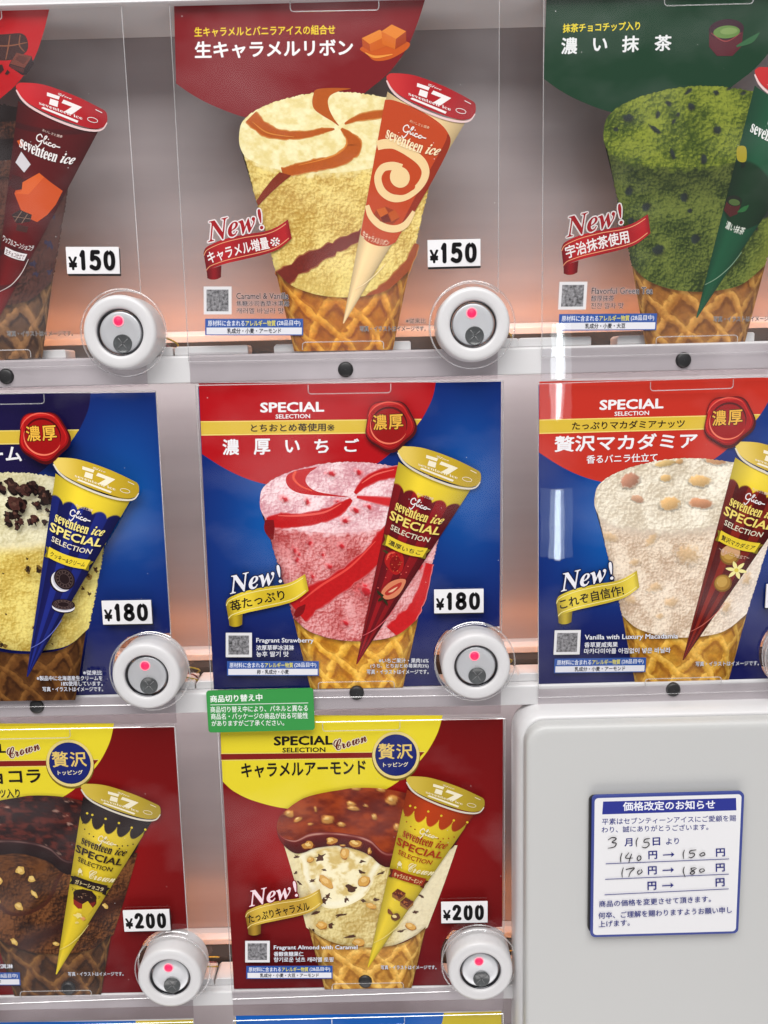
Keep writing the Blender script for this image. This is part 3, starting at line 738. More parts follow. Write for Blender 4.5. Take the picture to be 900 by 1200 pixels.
def seal(root, L):
    i = Ink(TS, L); n = 60; a = np.linspace(0, 2 * np.pi, n, endpoint=False)
    w = 1 + .055 * np.sin(a * 5 + .6) + .03 * np.sin(a * 3 + 2)
    def ring(r, ry=None): return np.c_[456 + r * w * np.cos(a), 497 + (ry or r) * w * np.sin(a)]
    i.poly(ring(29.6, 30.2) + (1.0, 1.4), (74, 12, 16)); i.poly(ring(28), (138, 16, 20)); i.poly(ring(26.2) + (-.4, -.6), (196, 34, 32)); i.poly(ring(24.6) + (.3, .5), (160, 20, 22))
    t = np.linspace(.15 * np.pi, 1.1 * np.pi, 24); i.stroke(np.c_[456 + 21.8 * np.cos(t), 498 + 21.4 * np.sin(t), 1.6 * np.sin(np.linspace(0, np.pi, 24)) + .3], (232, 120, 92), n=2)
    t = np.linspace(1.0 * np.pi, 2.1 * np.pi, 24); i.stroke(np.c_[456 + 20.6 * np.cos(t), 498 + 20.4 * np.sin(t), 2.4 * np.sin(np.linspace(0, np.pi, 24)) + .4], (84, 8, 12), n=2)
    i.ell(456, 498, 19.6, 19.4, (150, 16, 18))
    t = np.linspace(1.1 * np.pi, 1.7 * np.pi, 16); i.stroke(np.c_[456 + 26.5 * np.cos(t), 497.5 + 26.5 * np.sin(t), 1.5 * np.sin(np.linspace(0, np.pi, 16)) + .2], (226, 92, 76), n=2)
    o = i.build('wax_seal', root)
    i = Ink(TS, L); i.text('濃', (437.5, 504), (453.8, 503.2), 18, (230, 178, 66), .016, out=(70, 14, 12), ow=.04); i.text('厚', (455.8, 503.2), (472.6, 502.4), 17.5, (230, 178, 66), .016, out=(70, 14, 12), ow=.04)
    i.build('seal_lettering', o)

def special_header(root, L, col, band_text, bx, title, sub=None, txt=(238, 236, 238), band=(216, 184, 62)):
    i = Ink(TS, L); i.poly(hdr_outline(HDR), col); o = i.build('header_patch', root)
    i = Ink(TS, L)
    i.poly([(235.2, 494.4), (493.6, 491.6), (482.6, 506.4), (236, 509.6)], band); i.stroke([(235.2, 494.2, 1.2), (493.8, 491.4, 1.2)], (238, 214, 120)); i.stroke([(236, 509.8, 1.2), (482.2, 506.6, 1.2)], (238, 214, 120))
    i.build('title_band', o)
    i = Ink(TS, L)
    i.text('SPECIAL', (305, 483.6), (380, 482.6), 12.0, txt, .030); i.text('SELECTION', (323, 490.6), (363.5, 490.0), 5, txt, .018)
    if band_text and band_text.endswith('※'):
        i.text(band_text[:-1], (bx[0], 506.4), (bx[1] - 11, 505.3), 9.6, (38, 22, 22), .018); i.text('※', (bx[1] - 9.5, 505), (bx[1] - 1, 505), 8, (38, 22, 22), .0)
    elif band_text: i.text(band_text, (bx[0], 506.4), (bx[1], 505.2), 9.6, (38, 22, 22), .018)
    for t, x0, x1, y, h in title: i.text(t, (x0, y), (x1, y - .012 * (x1 - x0)), h, txt, .024)
    if sub: i.text(*sub)
    i.build('title_lettering', o)

def crumb(base, amp, sc, seed, grain, hi=None):
    base = np.array(base, float)
    def f(x, y):
        n = fbm(x * sc, y * sc, seed, 4); c = base * (1 + amp * (n - .5) * 2)[..., None]
        return c
    return f

# ------------------------------------------------------------------ the cards
# --- strawberry
def strawberry():
    root, L = card((0, 0), 'pink strawberry ice cream card with red header on blue')
    i = sheet(root, (0, 0), L, blue_ground); i.build('printed_ground', root)
    special_header(root, L, (176, 10, 20), 'とちおとめ苺使用※', (294, 393), [('濃', 261, 280.5, 533.5, 19), ('厚', 297.5, 317, 533, 19), ('い', 334.5, 351.5, 530.5, 15), ('ち', 368.5, 385.5, 531, 16.5), ('ご', 403.5, 421, 529.5, 15.5)])
    i = Ink(TS, L)
    def top(x, y, U, V):
        n = gran(x, y, 4.6, 11); c = mix(np.array([206, 138, 148.]), np.array([250, 226, 228.]), sst(.14, .86, n)); c = mix(c, np.array([250, 214, 216.]), sst(.8, 1, V) * .4)
        return np.concatenate([c, np.full(x.shape + (1,), 0.09)], -1)
    def side(x, y, U, V):
        n = gran(x, y, 3.6, 12); m_ = fbm(x * .03, y * .03, 13, 2)
        lo, hi = np.array([178, 62, 62.]), np.array([238, 176, 176.]); c = mix(lo, hi, sst(.14, .86, n)); c = mix(c, c * np.array([.93, .80, .80]), sst(.45, .62, m_) * .8)
        c = mix(c, np.array([246, 214, 216.]), sst(.5, .95, U) * .45); c = c * (.84 + .16 * sst(0, .16, U))[..., None]
        return np.concatenate([c, np.full(x.shape + (1,), 0.14)], -1)
    rd = random.Random(4)
    pts = [(334, 585, 4.5), (388, 555, 5), (420, 554, 4.5), (416, 598, 5), (404, 610, 5), (432, 594, 4), (363, 636, 4), (348, 656, 4.5), (345, 645, 4), (386, 664, 4), (350, 650, 3), (372, 700, 5), (428, 692, 9), (405, 730, 5), (395, 588, 3), (378, 650, 3), (492, 664, 5), (436, 640, 3), (360, 588, 4), (400, 640, 4), (410, 670, 3), (366, 676, 4)]
    bits = []
    for x, y, r in pts: q = rd.random() * 90; bits += [(x, y, r * 1.5, .7, q, (226, 108, 112), .3), (x + .5, y, r * .75, .7, q + 30, (188, 30, 40), .75)]
    ice_shapes(i, top, side, rag=1.3, bits=bits)
    red, dr = (190, 22, 26), (122, 12, 18)
    i.poly([(300 + a / 4.5, 530 + b / 4.5) for a, b in ((212, 96), (168, 118), (158, 150), (175, 185), (220, 212), (300, 225), (400, 231), (505, 237), (400, 221), (320, 205), (275, 175), (262, 140), (285, 105), (322, 78), (262, 86))], red, g=.06, sm=True)
    i.stroke([(347, 552, 3), (344, 560, 3), (352, 569, 2), (366, 575, 1.4)], (226, 84, 60))
    i.stroke([(412, 585, 3), (402, 593, 10), (386, 602, 13), (355, 609, 14), (330, 610, 16), (313, 612, 10)], red, g=.10, wob=.10, halo=(236, 170, 174))
    i.stroke([(400, 590, 1), (380, 600, 2.4), (350, 604, 2.4), (326, 604, 1)], (230, 90, 80)); i.stroke([(316, 609, 10), (316, 620, 12), (319, 632, 3)], dr, g=.1)
    i.stroke([(416, 578, 2.6), (427, 566, 8), (445, 556.5, 11), (470, 552, 12)], red, g=.10, wob=.10, halo=(236, 170, 174)); i.stroke([(424, 566, 1), (440, 556, 2), (462, 550, 1)], (230, 96, 84))
    i.stroke([(418, 582, 2), (440, 585.5, 6), (470, 590, 10)], (206, 40, 44), g=.1, halo=(236, 170, 174))
    i.stroke([(348, 716, 30), (368, 700, 26), (395, 684, 22), (433, 655, 22), (452, 632, 22), (470, 612, 20)], red, g=.14, wob=.14, halo=(226, 140, 142))
    i.stroke([(352, 705, 1), (376, 686, 2.5), (410, 664, 2.5), (440, 634, 1)], (226, 70, 62)); i.stroke([(346, 722, 5), (352, 715, 9), (358, 708, 1)], dr, g=.2)
    i.stroke([(462, 742, 22), (474, 728, 20), (484, 716, 14), (495, 692, 11), (503, 660, 7)], (198, 28, 32), g=.14, wob=.2, halo=(236, 180, 182))
    i.build('ice_cream_picture', root)
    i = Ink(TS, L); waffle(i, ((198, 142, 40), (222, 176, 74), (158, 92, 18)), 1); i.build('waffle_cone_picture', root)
    def extra(i):
        i.stroke([(457, 651, 2), (452, 646, 2.4), (448, 645, .4)], (52, 60, 26)); i.stroke([(462, 647, 2.6), (464, 643, 2.4), (462, 640, .4)], (62, 74, 30)); i.stroke([(466, 648, 2), (470, 645, 2), (474, 645, .4)], (48, 56, 26))
        i.poly([(452, 651), (458, 645.5), (466, 645), (472, 650), (473, 661), (470, 670), (463, 673), (456, 667), (451, 659)], (172, 24, 24), sm=True); i.ell(463, 660, 6.5, 9, (136, 14, 16), 10); i.stroke([(453, 656, .8), (456, 649, 2.2), (463, 647, 1)], (226, 86, 66))
        rd = random.Random(3)
        for k in range(36): i.ell(462 + rd.uniform(-9, 9), 659 + rd.uniform(-11, 11), .45, .65, (222, 110, 70) if k % 2 else (96, 8, 10), n=6)
        i.poly([(447, 693), (455, 683), (466, 678), (475, 678.5), (474, 685), (468, 695), (460, 700.5), (451, 701)], (214, 128, 92), sm=True); i.poly([(451, 694), (459, 687), (470, 681.5), (469, 687), (461, 694), (454, 697)], (178, 50, 40), sm=True); i.poly([(455, 693), (462, 688.5), (466, 687), (460, 692.5)], (232, 184, 150), sm=True)
        for p in ([(449, 698, 3), (444, 694, 3), (442, 691, .5)], [(449, 700, 3.4), (445, 702, 3.2), (443, 704, .5)], [(450, 702, 2.6), (453, 706, 2.4), (454, 709, .4)]): i.stroke(p, (40, 42, 20))
        for p in ((470, 672), (476, 670), (443, 688), (452, 676), (478, 663)): i.ell(*p, .9, .7, (220, 90, 80), n=8)
    wrap_special(root, L, (104, 12, 22), (142, 18, 26), '濃厚いちご', extra)
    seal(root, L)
    new_ribbon(root, L, 0, '苺たっぷり', 0, ((232, 232, 238), (14, 22, 66)), ((232, 206, 60), (206, 178, 36), (150, 124, 22), (238, 226, 150)), (26, 20, 16), (272, 716), (335.5, 701.5), 12.5)
    info_block(root, L, False, [('Fragrant Strawberry', 368, 7), ('浓厚草莓冰淇淋', 345, 6.2), ('농후 딸기 맛', 339, 6.4)], '卵・乳成分・小麦', ax=((302, 788.2), (339, 788)))
    fine_print(root, L, False, [('※いちご果汁・果肉16%', 444, 502, 775), ('(うち、とちおとめ苺果肉3%)', 434, 502, 781.4), ('写真・イラストはイメージです。', 430, 502, 788)])
    make_cover(root, (0, 0), (.0012, .002))
    return root
strawberry()

# --- macadamia
def macadamia():
    root, L = card((1, 0), 'white macadamia ice cream card right of the strawberry card')
    i = sheet(root, (1, 0), L, blue_ground); i.build('printed_ground', root)
    special_header(root, L, (192, 48, 34), 'たっぷりマカダミアナッツ', (274, 406), [('贅沢マカダミア', 254.5, 422, 532, 19)], ('香るバニラ仕立て', (293, 546), (376, 544.6), 10, (238, 236, 238), .016))
    i = Ink(TS, L)
    def top(x, y, U, V):
        n = gran(x, y, 5.0, 21); c = mix(np.array([196, 180, 154.]), np.array([250, 243, 224.]), sst(.14, .86, n)); return np.concatenate([c, np.full(x.shape + (1,), 0.10)], -1)
    def side(x, y, U, V):
        n = gran(x, y, 3.4, 22); c = mix(np.array([188, 160, 134.]), np.array([244, 228, 206.]), sst(.14, .86, n)); c = mix(np.array([206, 190, 170.]), c, sst(0, .12, V)); c = c * (.88 + .12 * sst(0, .15, U))[..., None]
        c = mix(c, np.array([240, 232, 222.]), sst(.6, .95, U) * .6)
        return np.concatenate([c, np.full(x.shape + (1,), 0.14)], -1)
    nuts = [(345, 566, 11, .75, -20, (184, 132, 108)), (387, 564, 6.5, .65, 0, (214, 178, 122)), (427, 568, 12, .55, 5, (216, 176, 118)), (393, 594, 11, .7, 0, (216, 174, 116)), (385, 547, 11, .35, -8, (206, 176, 120)), (402, 545, 4, .8, 0, (196, 156, 108)), (447, 542, 14, .5, 5, (206, 156, 112)), (429, 594, 14, .4, 8, (196, 140, 104)), (355, 588, 7, .6, 20, (192, 150, 120))]
    bits = [(x, y, r * 1.05, asp, rot, c, .9) for x, y, r, asp, rot, c in nuts]
    bits += [(x, y, r * 1.25, asp, rot, (206, 172, 128), .45) for x, y, r, asp, rot in [(325, 632, 9, .45, 20), (374, 636, 7, .6, -40), (418, 654, 12, .75, 20), (356, 662, 5, .7, 0), (381, 692, 8, .55, -10), (353, 706, 6, .7, 30), (401, 710, 7, .7, 0), (488, 683, 4, 1.6, 10), (466, 716, 4, 1.8, 15), (388, 726, 4, .7, 0)]]
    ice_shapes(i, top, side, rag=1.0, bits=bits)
    i.build('ice_cream_picture', root)
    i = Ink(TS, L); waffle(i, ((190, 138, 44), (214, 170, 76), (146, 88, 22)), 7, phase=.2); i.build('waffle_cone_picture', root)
    def extra(i):
        for cx, cy, r in ((467, 655, 12), (460, 688, 10.5)):
            for q, c in ((1, (122, 84, 22)), (.86, (164, 122, 44)), (.6, (192, 152, 70))): i.ell(cx - (1 - q) * 3, cy - (1 - q) * 4, r * q, r * q * .98, c)
        i.poly([(456, 650), (463, 644), (472, 643.5), (478, 650), (476, 658), (468, 652), (458, 656)], (206, 160, 116), sm=True)
        for a in range(6):
            t = math.radians(a * 60 + 12); i.poly([(475, 673), (475 + 7 * math.cos(t - .35), 673 + 6 * math.sin(t - .35)), (475 + 13 * math.cos(t), 673 + 11 * math.sin(t)), (475 + 7 * math.cos(t + .35), 673 + 6 * math.sin(t + .35))], (236, 226, 150), sm=True)
        i.ell(475, 673, 2.6, 2.3, (216, 196, 70))
    wrap_special(root, L, (84, 12, 12), (124, 30, 18), '贅沢マカダミア', extra, sub='～香るバニラ仕立て～')
    seal(root, L)
    new_ribbon(root, L, 0, 'これぞ自信作!', 0, ((232, 232, 238), (14, 22, 66)), ((226, 204, 70), (198, 174, 44), (140, 120, 24), (238, 226, 150)), (26, 20, 16), (271, 716.5), (345, 700), 12.5)
    info_block(root, L, False, [('Vanilla with Luxury Macadamia', 410, 7.4), ('香草夏威夷果', 340, 6.2), ('마카다미아를 아낌없이 넣은 바닐라', 402, 6.4)], '乳成分・小麦・アーモンド', ax=((291, 788.2), (350, 788)))
    fine_print(root, L, False, [('写真・イラストはイメージです。', 432, 506, 784)])
    make_cover(root, (1, 0), (.0, .0))
macadamia()

# --- cookies and cream
def cookies():
    root, L = card((-1, 0), 'cookies and cream card with navy header, cut by the left edge')
    i = sheet(root, (-1, 0), L, blue_ground); i.build('printed_ground', root)
    special_header(root, L, (20, 10, 62), None, None, [('クッキー&クリーム', 246, 425, 531, 19)])
    i = Ink(TS, L)
    def top(x, y, U, V):
        n = gran(x, y, 5, 31); c = mix(np.array([206, 196, 150.]), np.array([246, 240, 206.]), sst(.14, .86, n)); return np.concatenate([c, np.full(x.shape + (1,), 0.07)], -1)
    def side(x, y, U, V):
        n = gran(x, y, 4.4, 32); c = mix(np.array([192, 158, 62.]), np.array([242, 224, 130.]), sst(.14, .86, n)); c = mix(np.array([242, 232, 190.]), c, sst(0, .14, V)); c = mix(c, np.array([238, 226, 140.]), sst(.7, 1, U) * .7)
        return np.concatenate([c, np.full(x.shape + (1,), 0.10)], -1)
    ice_shapes(i, top, side, rag=2)
    rd = random.Random(12)
    for k in range(95):
        U = rd.uniform(.04, .96); V = rd.uniform(.12, .86); p = along(BACK_EDGE, 50)[int(U * 49)] * (1 - V) + along(FRONT_EDGE, 50)[int(U * 49)] * V
        r = rd.choice([2.5, 4, 6, 8, 9]); d = rd.uniform(.7, 1.5)
        if V > .6 and r > 6: r = 4
        i.blob(p[0] + .6, p[1] + 1.2, r, (24, 12, 12), k, .8, rd.uniform(0, 90), rough=.5, g=.2); i.blob(p[0], p[1], r * .92, tuple(int(q * d) for q in (54, 32, 28)), k, .78, rd.uniform(0, 90), rough=.5, g=.6)
        if r > 5: i.blob(p[0] - 1, p[1] - 1.5, r * .4, (92, 62, 52), k + 400, .6, rd.uniform(0, 90), rough=.6, g=.6)
    for k in range(46):
        U = rd.uniform(.02, .98); V = rd.uniform(.12, .95); a, b = along(FRONT_EDGE, 50)[int(U * 49)], along(WAF_TOP, 50)[int(U * 49)]; p = a * (1 - V) + b * V
        r = rd.choice([1.5, 2.5, 3.5, 4.5]); i.blob(p[0], p[1], r, (108, 84, 40), 500 + k, .7, rd.uniform(0, 90), rough=.6, g=.3); i.blob(p[0], p[1], r * .7, (48, 32, 24), 600 + k, .7, rd.uniform(0, 90), rough=.7, g=.3)
    i.build('ice_cream_picture', root)
    i = Ink(TS, L); waffle(i, ((108, 66, 30), (138, 92, 44), (66, 36, 18)), 9, dark=.8); i.build('waffle_cone_picture', root)
    def extra(i):
        for cx, cy, rx, ry, rot, th in ((469, 664, 13, 11.5, 55, 8), (466, 693.5, 13.5, 6.2, 4, 5)):
            c, s_ = math.cos(math.radians(rot)), math.sin(math.radians(rot)); off = (-s_ * th * .55, c * th * .55)
            i.ell(cx + off[0] * 1.5, cy + off[1] * 1.5, rx * .96, ry, (30, 22, 26), rot); i.ell(cx + off[0], cy + off[1], rx * .97, ry, (226, 224, 228), rot); i.ell(cx + off[0] * .5, cy + off[1] * .5, rx * .97, ry, (190, 188, 196), rot); i.ell(cx, cy, rx, ry, (36, 24, 26), rot)
            for r in (.82, .5):
                a = np.linspace(0, 2 * np.pi, 30); x, y = rx * r * np.cos(a), ry * r * np.sin(a); i.stroke(np.c_[cx + x * c - y * s_, cy + x * s_ + y * c, np.full(30, .5)], (96, 78, 76), n=1)
            for q in range(14):
                a = q * 2 * math.pi / 14; x, y = rx * .66 * math.cos(a), ry * .66 * math.sin(a); i.ell(cx + x * c - y * s_, cy + x * s_ + y * c, 1.2, .8, (84, 66, 64), rot + q * 25, n=8)
    wrap_special(root, L, (22, 24, 80), (30, 40, 118), 'クッキー&クリーム', extra, lettering=(236, 220, 130))
    seal(root, L)
    fine_print(root, L, False, [('※従来比', 484, 506, 775), ('※製品中に北海道産生クリームを', 430, 506, 781.4), ('18%使用しています。', 458, 506, 787.6), ('写真・イラストはイメージです。', 436, 506, 794)])
    make_cover(root, (-1, 0), (-.002, .001))
cookies()

# --- caramel ribbon (top row cards are printed on clear film)
HDR_N = [(204, 4), (206.4, 98), (226, 111.5), (250, 124), (285, 137), (320, 142.5), (360, 141), (400, 129), (435, 103), (456, 85), (476, 58), (489, 28), (498, 0)]
def film_header(root, L, col):
    i = Ink(TN, L); i.poly(hdr_outline(HDR_N), col); return i.build('header_patch', root)
def cone_film(root, L, fn, art, texts, lidc, white=(238, 232, 230)):
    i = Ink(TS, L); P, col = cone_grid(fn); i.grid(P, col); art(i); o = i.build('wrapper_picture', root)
    i = Ink(TS, L); texts(i); i.build('wrapper_lettering', o)
    i = Ink(TS, L); lid(i, *lidc, (226, 196, 194)); lo = i.build('lid_picture', o)
    i = Ink(TS, L); lid_print(i, white); i.build('lid_lettering', lo)
RED_RIB = ((176, 26, 34), (150, 16, 26), (104, 8, 18), (226, 150, 110))
def caramel():
    root, L = card((0, 1), 'caramel and vanilla ice cream card with dark red header on clear film')
    o = film_header(root, L, (122, 4, 16))
    i = Ink(TN, L)
    i.text('生キャラメルとバニラアイスの組合せ', (228, 43.6), (393, 40.6), 11.5, (232, 200, 30), .022)
    i.text('生キャラメルリボン', (228.5, 69.2), (414, 66), 20.5, (240, 238, 238), .026); i.build('title_lettering', o)
    i = Ink(TN, L)
    i.poly([(422, 57), (430, 64), (440, 71.5), (458, 69), (478, 57), (476, 49), (440, 50)], (196, 84, 14), sm=True)
    for q in ([(424, 45), (445, 35), (454, 42), (433, 52)], [(447, 37), (459, 29), (476, 37), (464, 46)]): i.poly(q, (220, 128, 40))
    i.poly([(424, 45), (433, 52), (434, 61), (425, 55)], (176, 70, 12)); i.poly([(433, 52), (454, 42), (454, 54), (434, 61)], (198, 92, 18)); i.poly([(447, 37), (464, 46), (463, 58), (448, 52)], (206, 104, 24)); i.poly([(464, 46), (476, 37), (476, 50), (463, 58)], (158, 56, 8))
    i.stroke([(428, 62, 1), (440, 67, 3), (460, 64, 1)], (232, 150, 60)); i.build('caramel_picture', root)
    i = Ink(TS, L)
    def top(x, y, U, V):
        n = fbm(x * 0.145, y * 0.189, 41, 5); c = mix(np.array([226, 208, 140.]), np.array([244, 236, 190.]), sst(.14, .86, n)); return np.concatenate([c, np.full(x.shape + (1,), 0.04)], -1)
    def side(x, y, U, V):
        n = gran(x, y, 4.2, 42); c = mix(np.array([178, 138, 54.]), np.array([238, 216, 132.]), sst(.14, .86, n)); c = c * (.86 + .14 * sst(0, .14, U))[..., None]; c = mix(c, np.array([232, 214, 128.]), sst(.6, 1, V) * .4)
        return np.concatenate([c, np.full(x.shape + (1,), 0.12)], -1)
    ice_shapes(i, top, side, rag=1.4)
    cm, dk = (178, 84, 16), (136, 46, 16)
    kw = dict(g=.10, wob=.16, halo=(228, 186, 116))
    N = Ink(TN, L)
    N.poly([(280 + a / 4.5, 90 + b / 4.5) for a, b in ((410, 68), (392, 100), (387, 140), (400, 175), (440, 205), (490, 235), (528, 260), (500, 220), (476, 170), (470, 125), (488, 96), (535, 76), (590, 64), (500, 60))], cm, g=.06, sm=True)
    N.stroke([(294, 137, 15), (309, 151, 13.5), (329, 158, 9.5), (358, 158, 7), (378, 153.5, 5), (392, 151.5, 1.5)], cm, **kw)
    N.stroke([(404, 145.5, 1.6), (422, 138, 6), (454, 133, 8)], cm, **kw)
    N.stroke([(400, 151, 2), (412, 163, 11), (414.5, 174, 16), (396, 188, 14), (369, 194, 12), (342, 200, 11), (331, 203, 10)], cm, **kw)
    N.stroke([(405, 160, .6), (405, 172, 1.8), (388, 184, 1.6), (350, 194, .6)], (214, 128, 46)); N.stroke([(296, 143, .5), (314, 156, 1.6), (345, 161, .6)], (212, 130, 50))
    N.poly([(280 + a / 4.5, 90 + b / 4.5) for a, b in ((215, 504), (276, 522), (238, 552), (170, 612), (104, 680), (92, 656), (130, 600), (178, 540))], (126, 42, 16), g=.15)
    N.stroke([(328, 329, 18), (353, 311, 16), (382, 295.5, 13.5), (409, 282, 13), (432, 272, 13)], (112, 32, 20), g=.2, wob=.5, halo=(206, 160, 90))
    N.stroke([(488.5, 286, 4), (476, 313, 9), (453, 335.5, 8.5), (430, 349, 5)], (150, 66, 20), g=.2, wob=.4, halo=(206, 160, 90))
    for a in ('v', 'f', 'c'): pass
    off = i.n; i.v += N.v; i.c += N.c; i.f += [tuple(k + off for k in q) for q in N.f]; i.n += N.n
    i.build('ice_cream_picture', root)
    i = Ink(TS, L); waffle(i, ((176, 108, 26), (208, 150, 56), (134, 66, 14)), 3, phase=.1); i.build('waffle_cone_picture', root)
    cream, red = (234, 204, 150), (186, 66, 22)
    def fn(U, V, P): return np.ones(U.shape + (3,)) * np.array(cream)
    def art(i):
        n = Ink(TN, L)
        q = np.r_[spline([(451.2, 117.5), (462, 118.2), (485, 126.7), (505.8, 138), (520, 149.5), (526.6, 160.7), (526.2, 172)], n=6), [(472.8, 267.5)], spline([(463.7, 284), (454, 288.4), (441, 288), (429.7, 283), (422.6, 274.8)], n=6)]
        n.poly(q, red)
        n.stroke([(525, 158, 2), (523, 172, 7), (500, 215, 9), (474, 262, 6)], (142, 40, 14))
        n.stroke([(442, 171, 11), (452, 169, 11.5), (464, 170, 11.5), (481, 179.5, 11), (494.5, 191, 10.5), (498.5, 204, 9), (491.5, 218.5, 8.5), (476, 230.5, 8.5), (460.4, 232.5, 9), (447.5, 224, 9), (442.8, 209, 8.5), (448.5, 197.5, 9), (460, 195, 10), (470, 198.5, 12)], cream, n=8)
        n.ell(468.5, 208, 11.5, 12.5, cream, -20); n.stroke([(452.4, 207.5, 5.5), (452.6, 215, 6), (460, 223.5, 6.5), (472, 225.5, 6.5), (482.5, 219, 8)], red, round_=True)
        n.stroke([(430.2, 241, 5), (435, 254, 7.5), (447, 265, 8.5), (462, 268.5, 8.5), (475, 263.4, 7.5), (485, 248, 4)], cream)
        for q, c in (([(441, 246), (452, 242.5), (462, 247), (468, 256), (460, 263), (446, 260), (438, 252)], (150, 52, 8)), ([(441, 246), (451, 243), (455, 250), (446, 255)], (196, 92, 24)), ([(455, 250), (463, 246), (468, 255), (459, 260)], (184, 80, 18)), ([(446, 255), (454, 251), (458, 260), (449, 261)], (112, 28, 6))): n.poly(q, c)
        n.stroke([(414, 340, .5), (427, 333, .9), (441, 321, .9), (452, 309, .5)], (246, 226, 180))
        off = i.n; i.v += n.v; i.c += n.c; i.f += [tuple(k + off for k in q) for q in n.f]; i.n += n.n
    def texts(i):
        logo(i, .30, 0.640, .122, .062, (240, 230, 222)); cone_text(i, 'おいしさと健康', .36, .62, .066, .012, (236, 200, 160), 0)
        cone_text(i, '𝐬𝐞𝐯𝐞𝐧𝐭𝐞𝐞𝐧', .10, .655, .178, .048, (244, 226, 186), .012); cone_text(i, '𝒊𝒄𝒆', .71, .90, .176, .048, (244, 226, 186), .012)
        cone_text(i, '生キャラメルリボン', .08, .90, .612, .030, (240, 220, 190), .012)
    cone_film(root, L, fn, art, texts, ((170, 16, 28), (196, 44, 46)))
    new_ribbon(root, L, 1, 'キャラメル増量※', 0, ((158, 16, 28), (232, 222, 222)), RED_RIB, (236, 228, 226), (271.5, 717.5), (349, 699), 13)
    info_block(root, L, True, [('Caramel & Vanilla', 358, 6.6), ('焦糖沙司香草冰淇淋', 359, 6), ('캐러멜 바닐라 맛', 353, 6.2)], '乳成分・小麦・アーモンド', ax=((291, 788.2), (350, 788)))
    fine_print(root, L, True, [('※従来比', 486, 508, 778), ('写真・イラストはイメージです。', 436, 508, 786)])
    make_cover(root, (0, 1), (.001, .0015))
caramel()

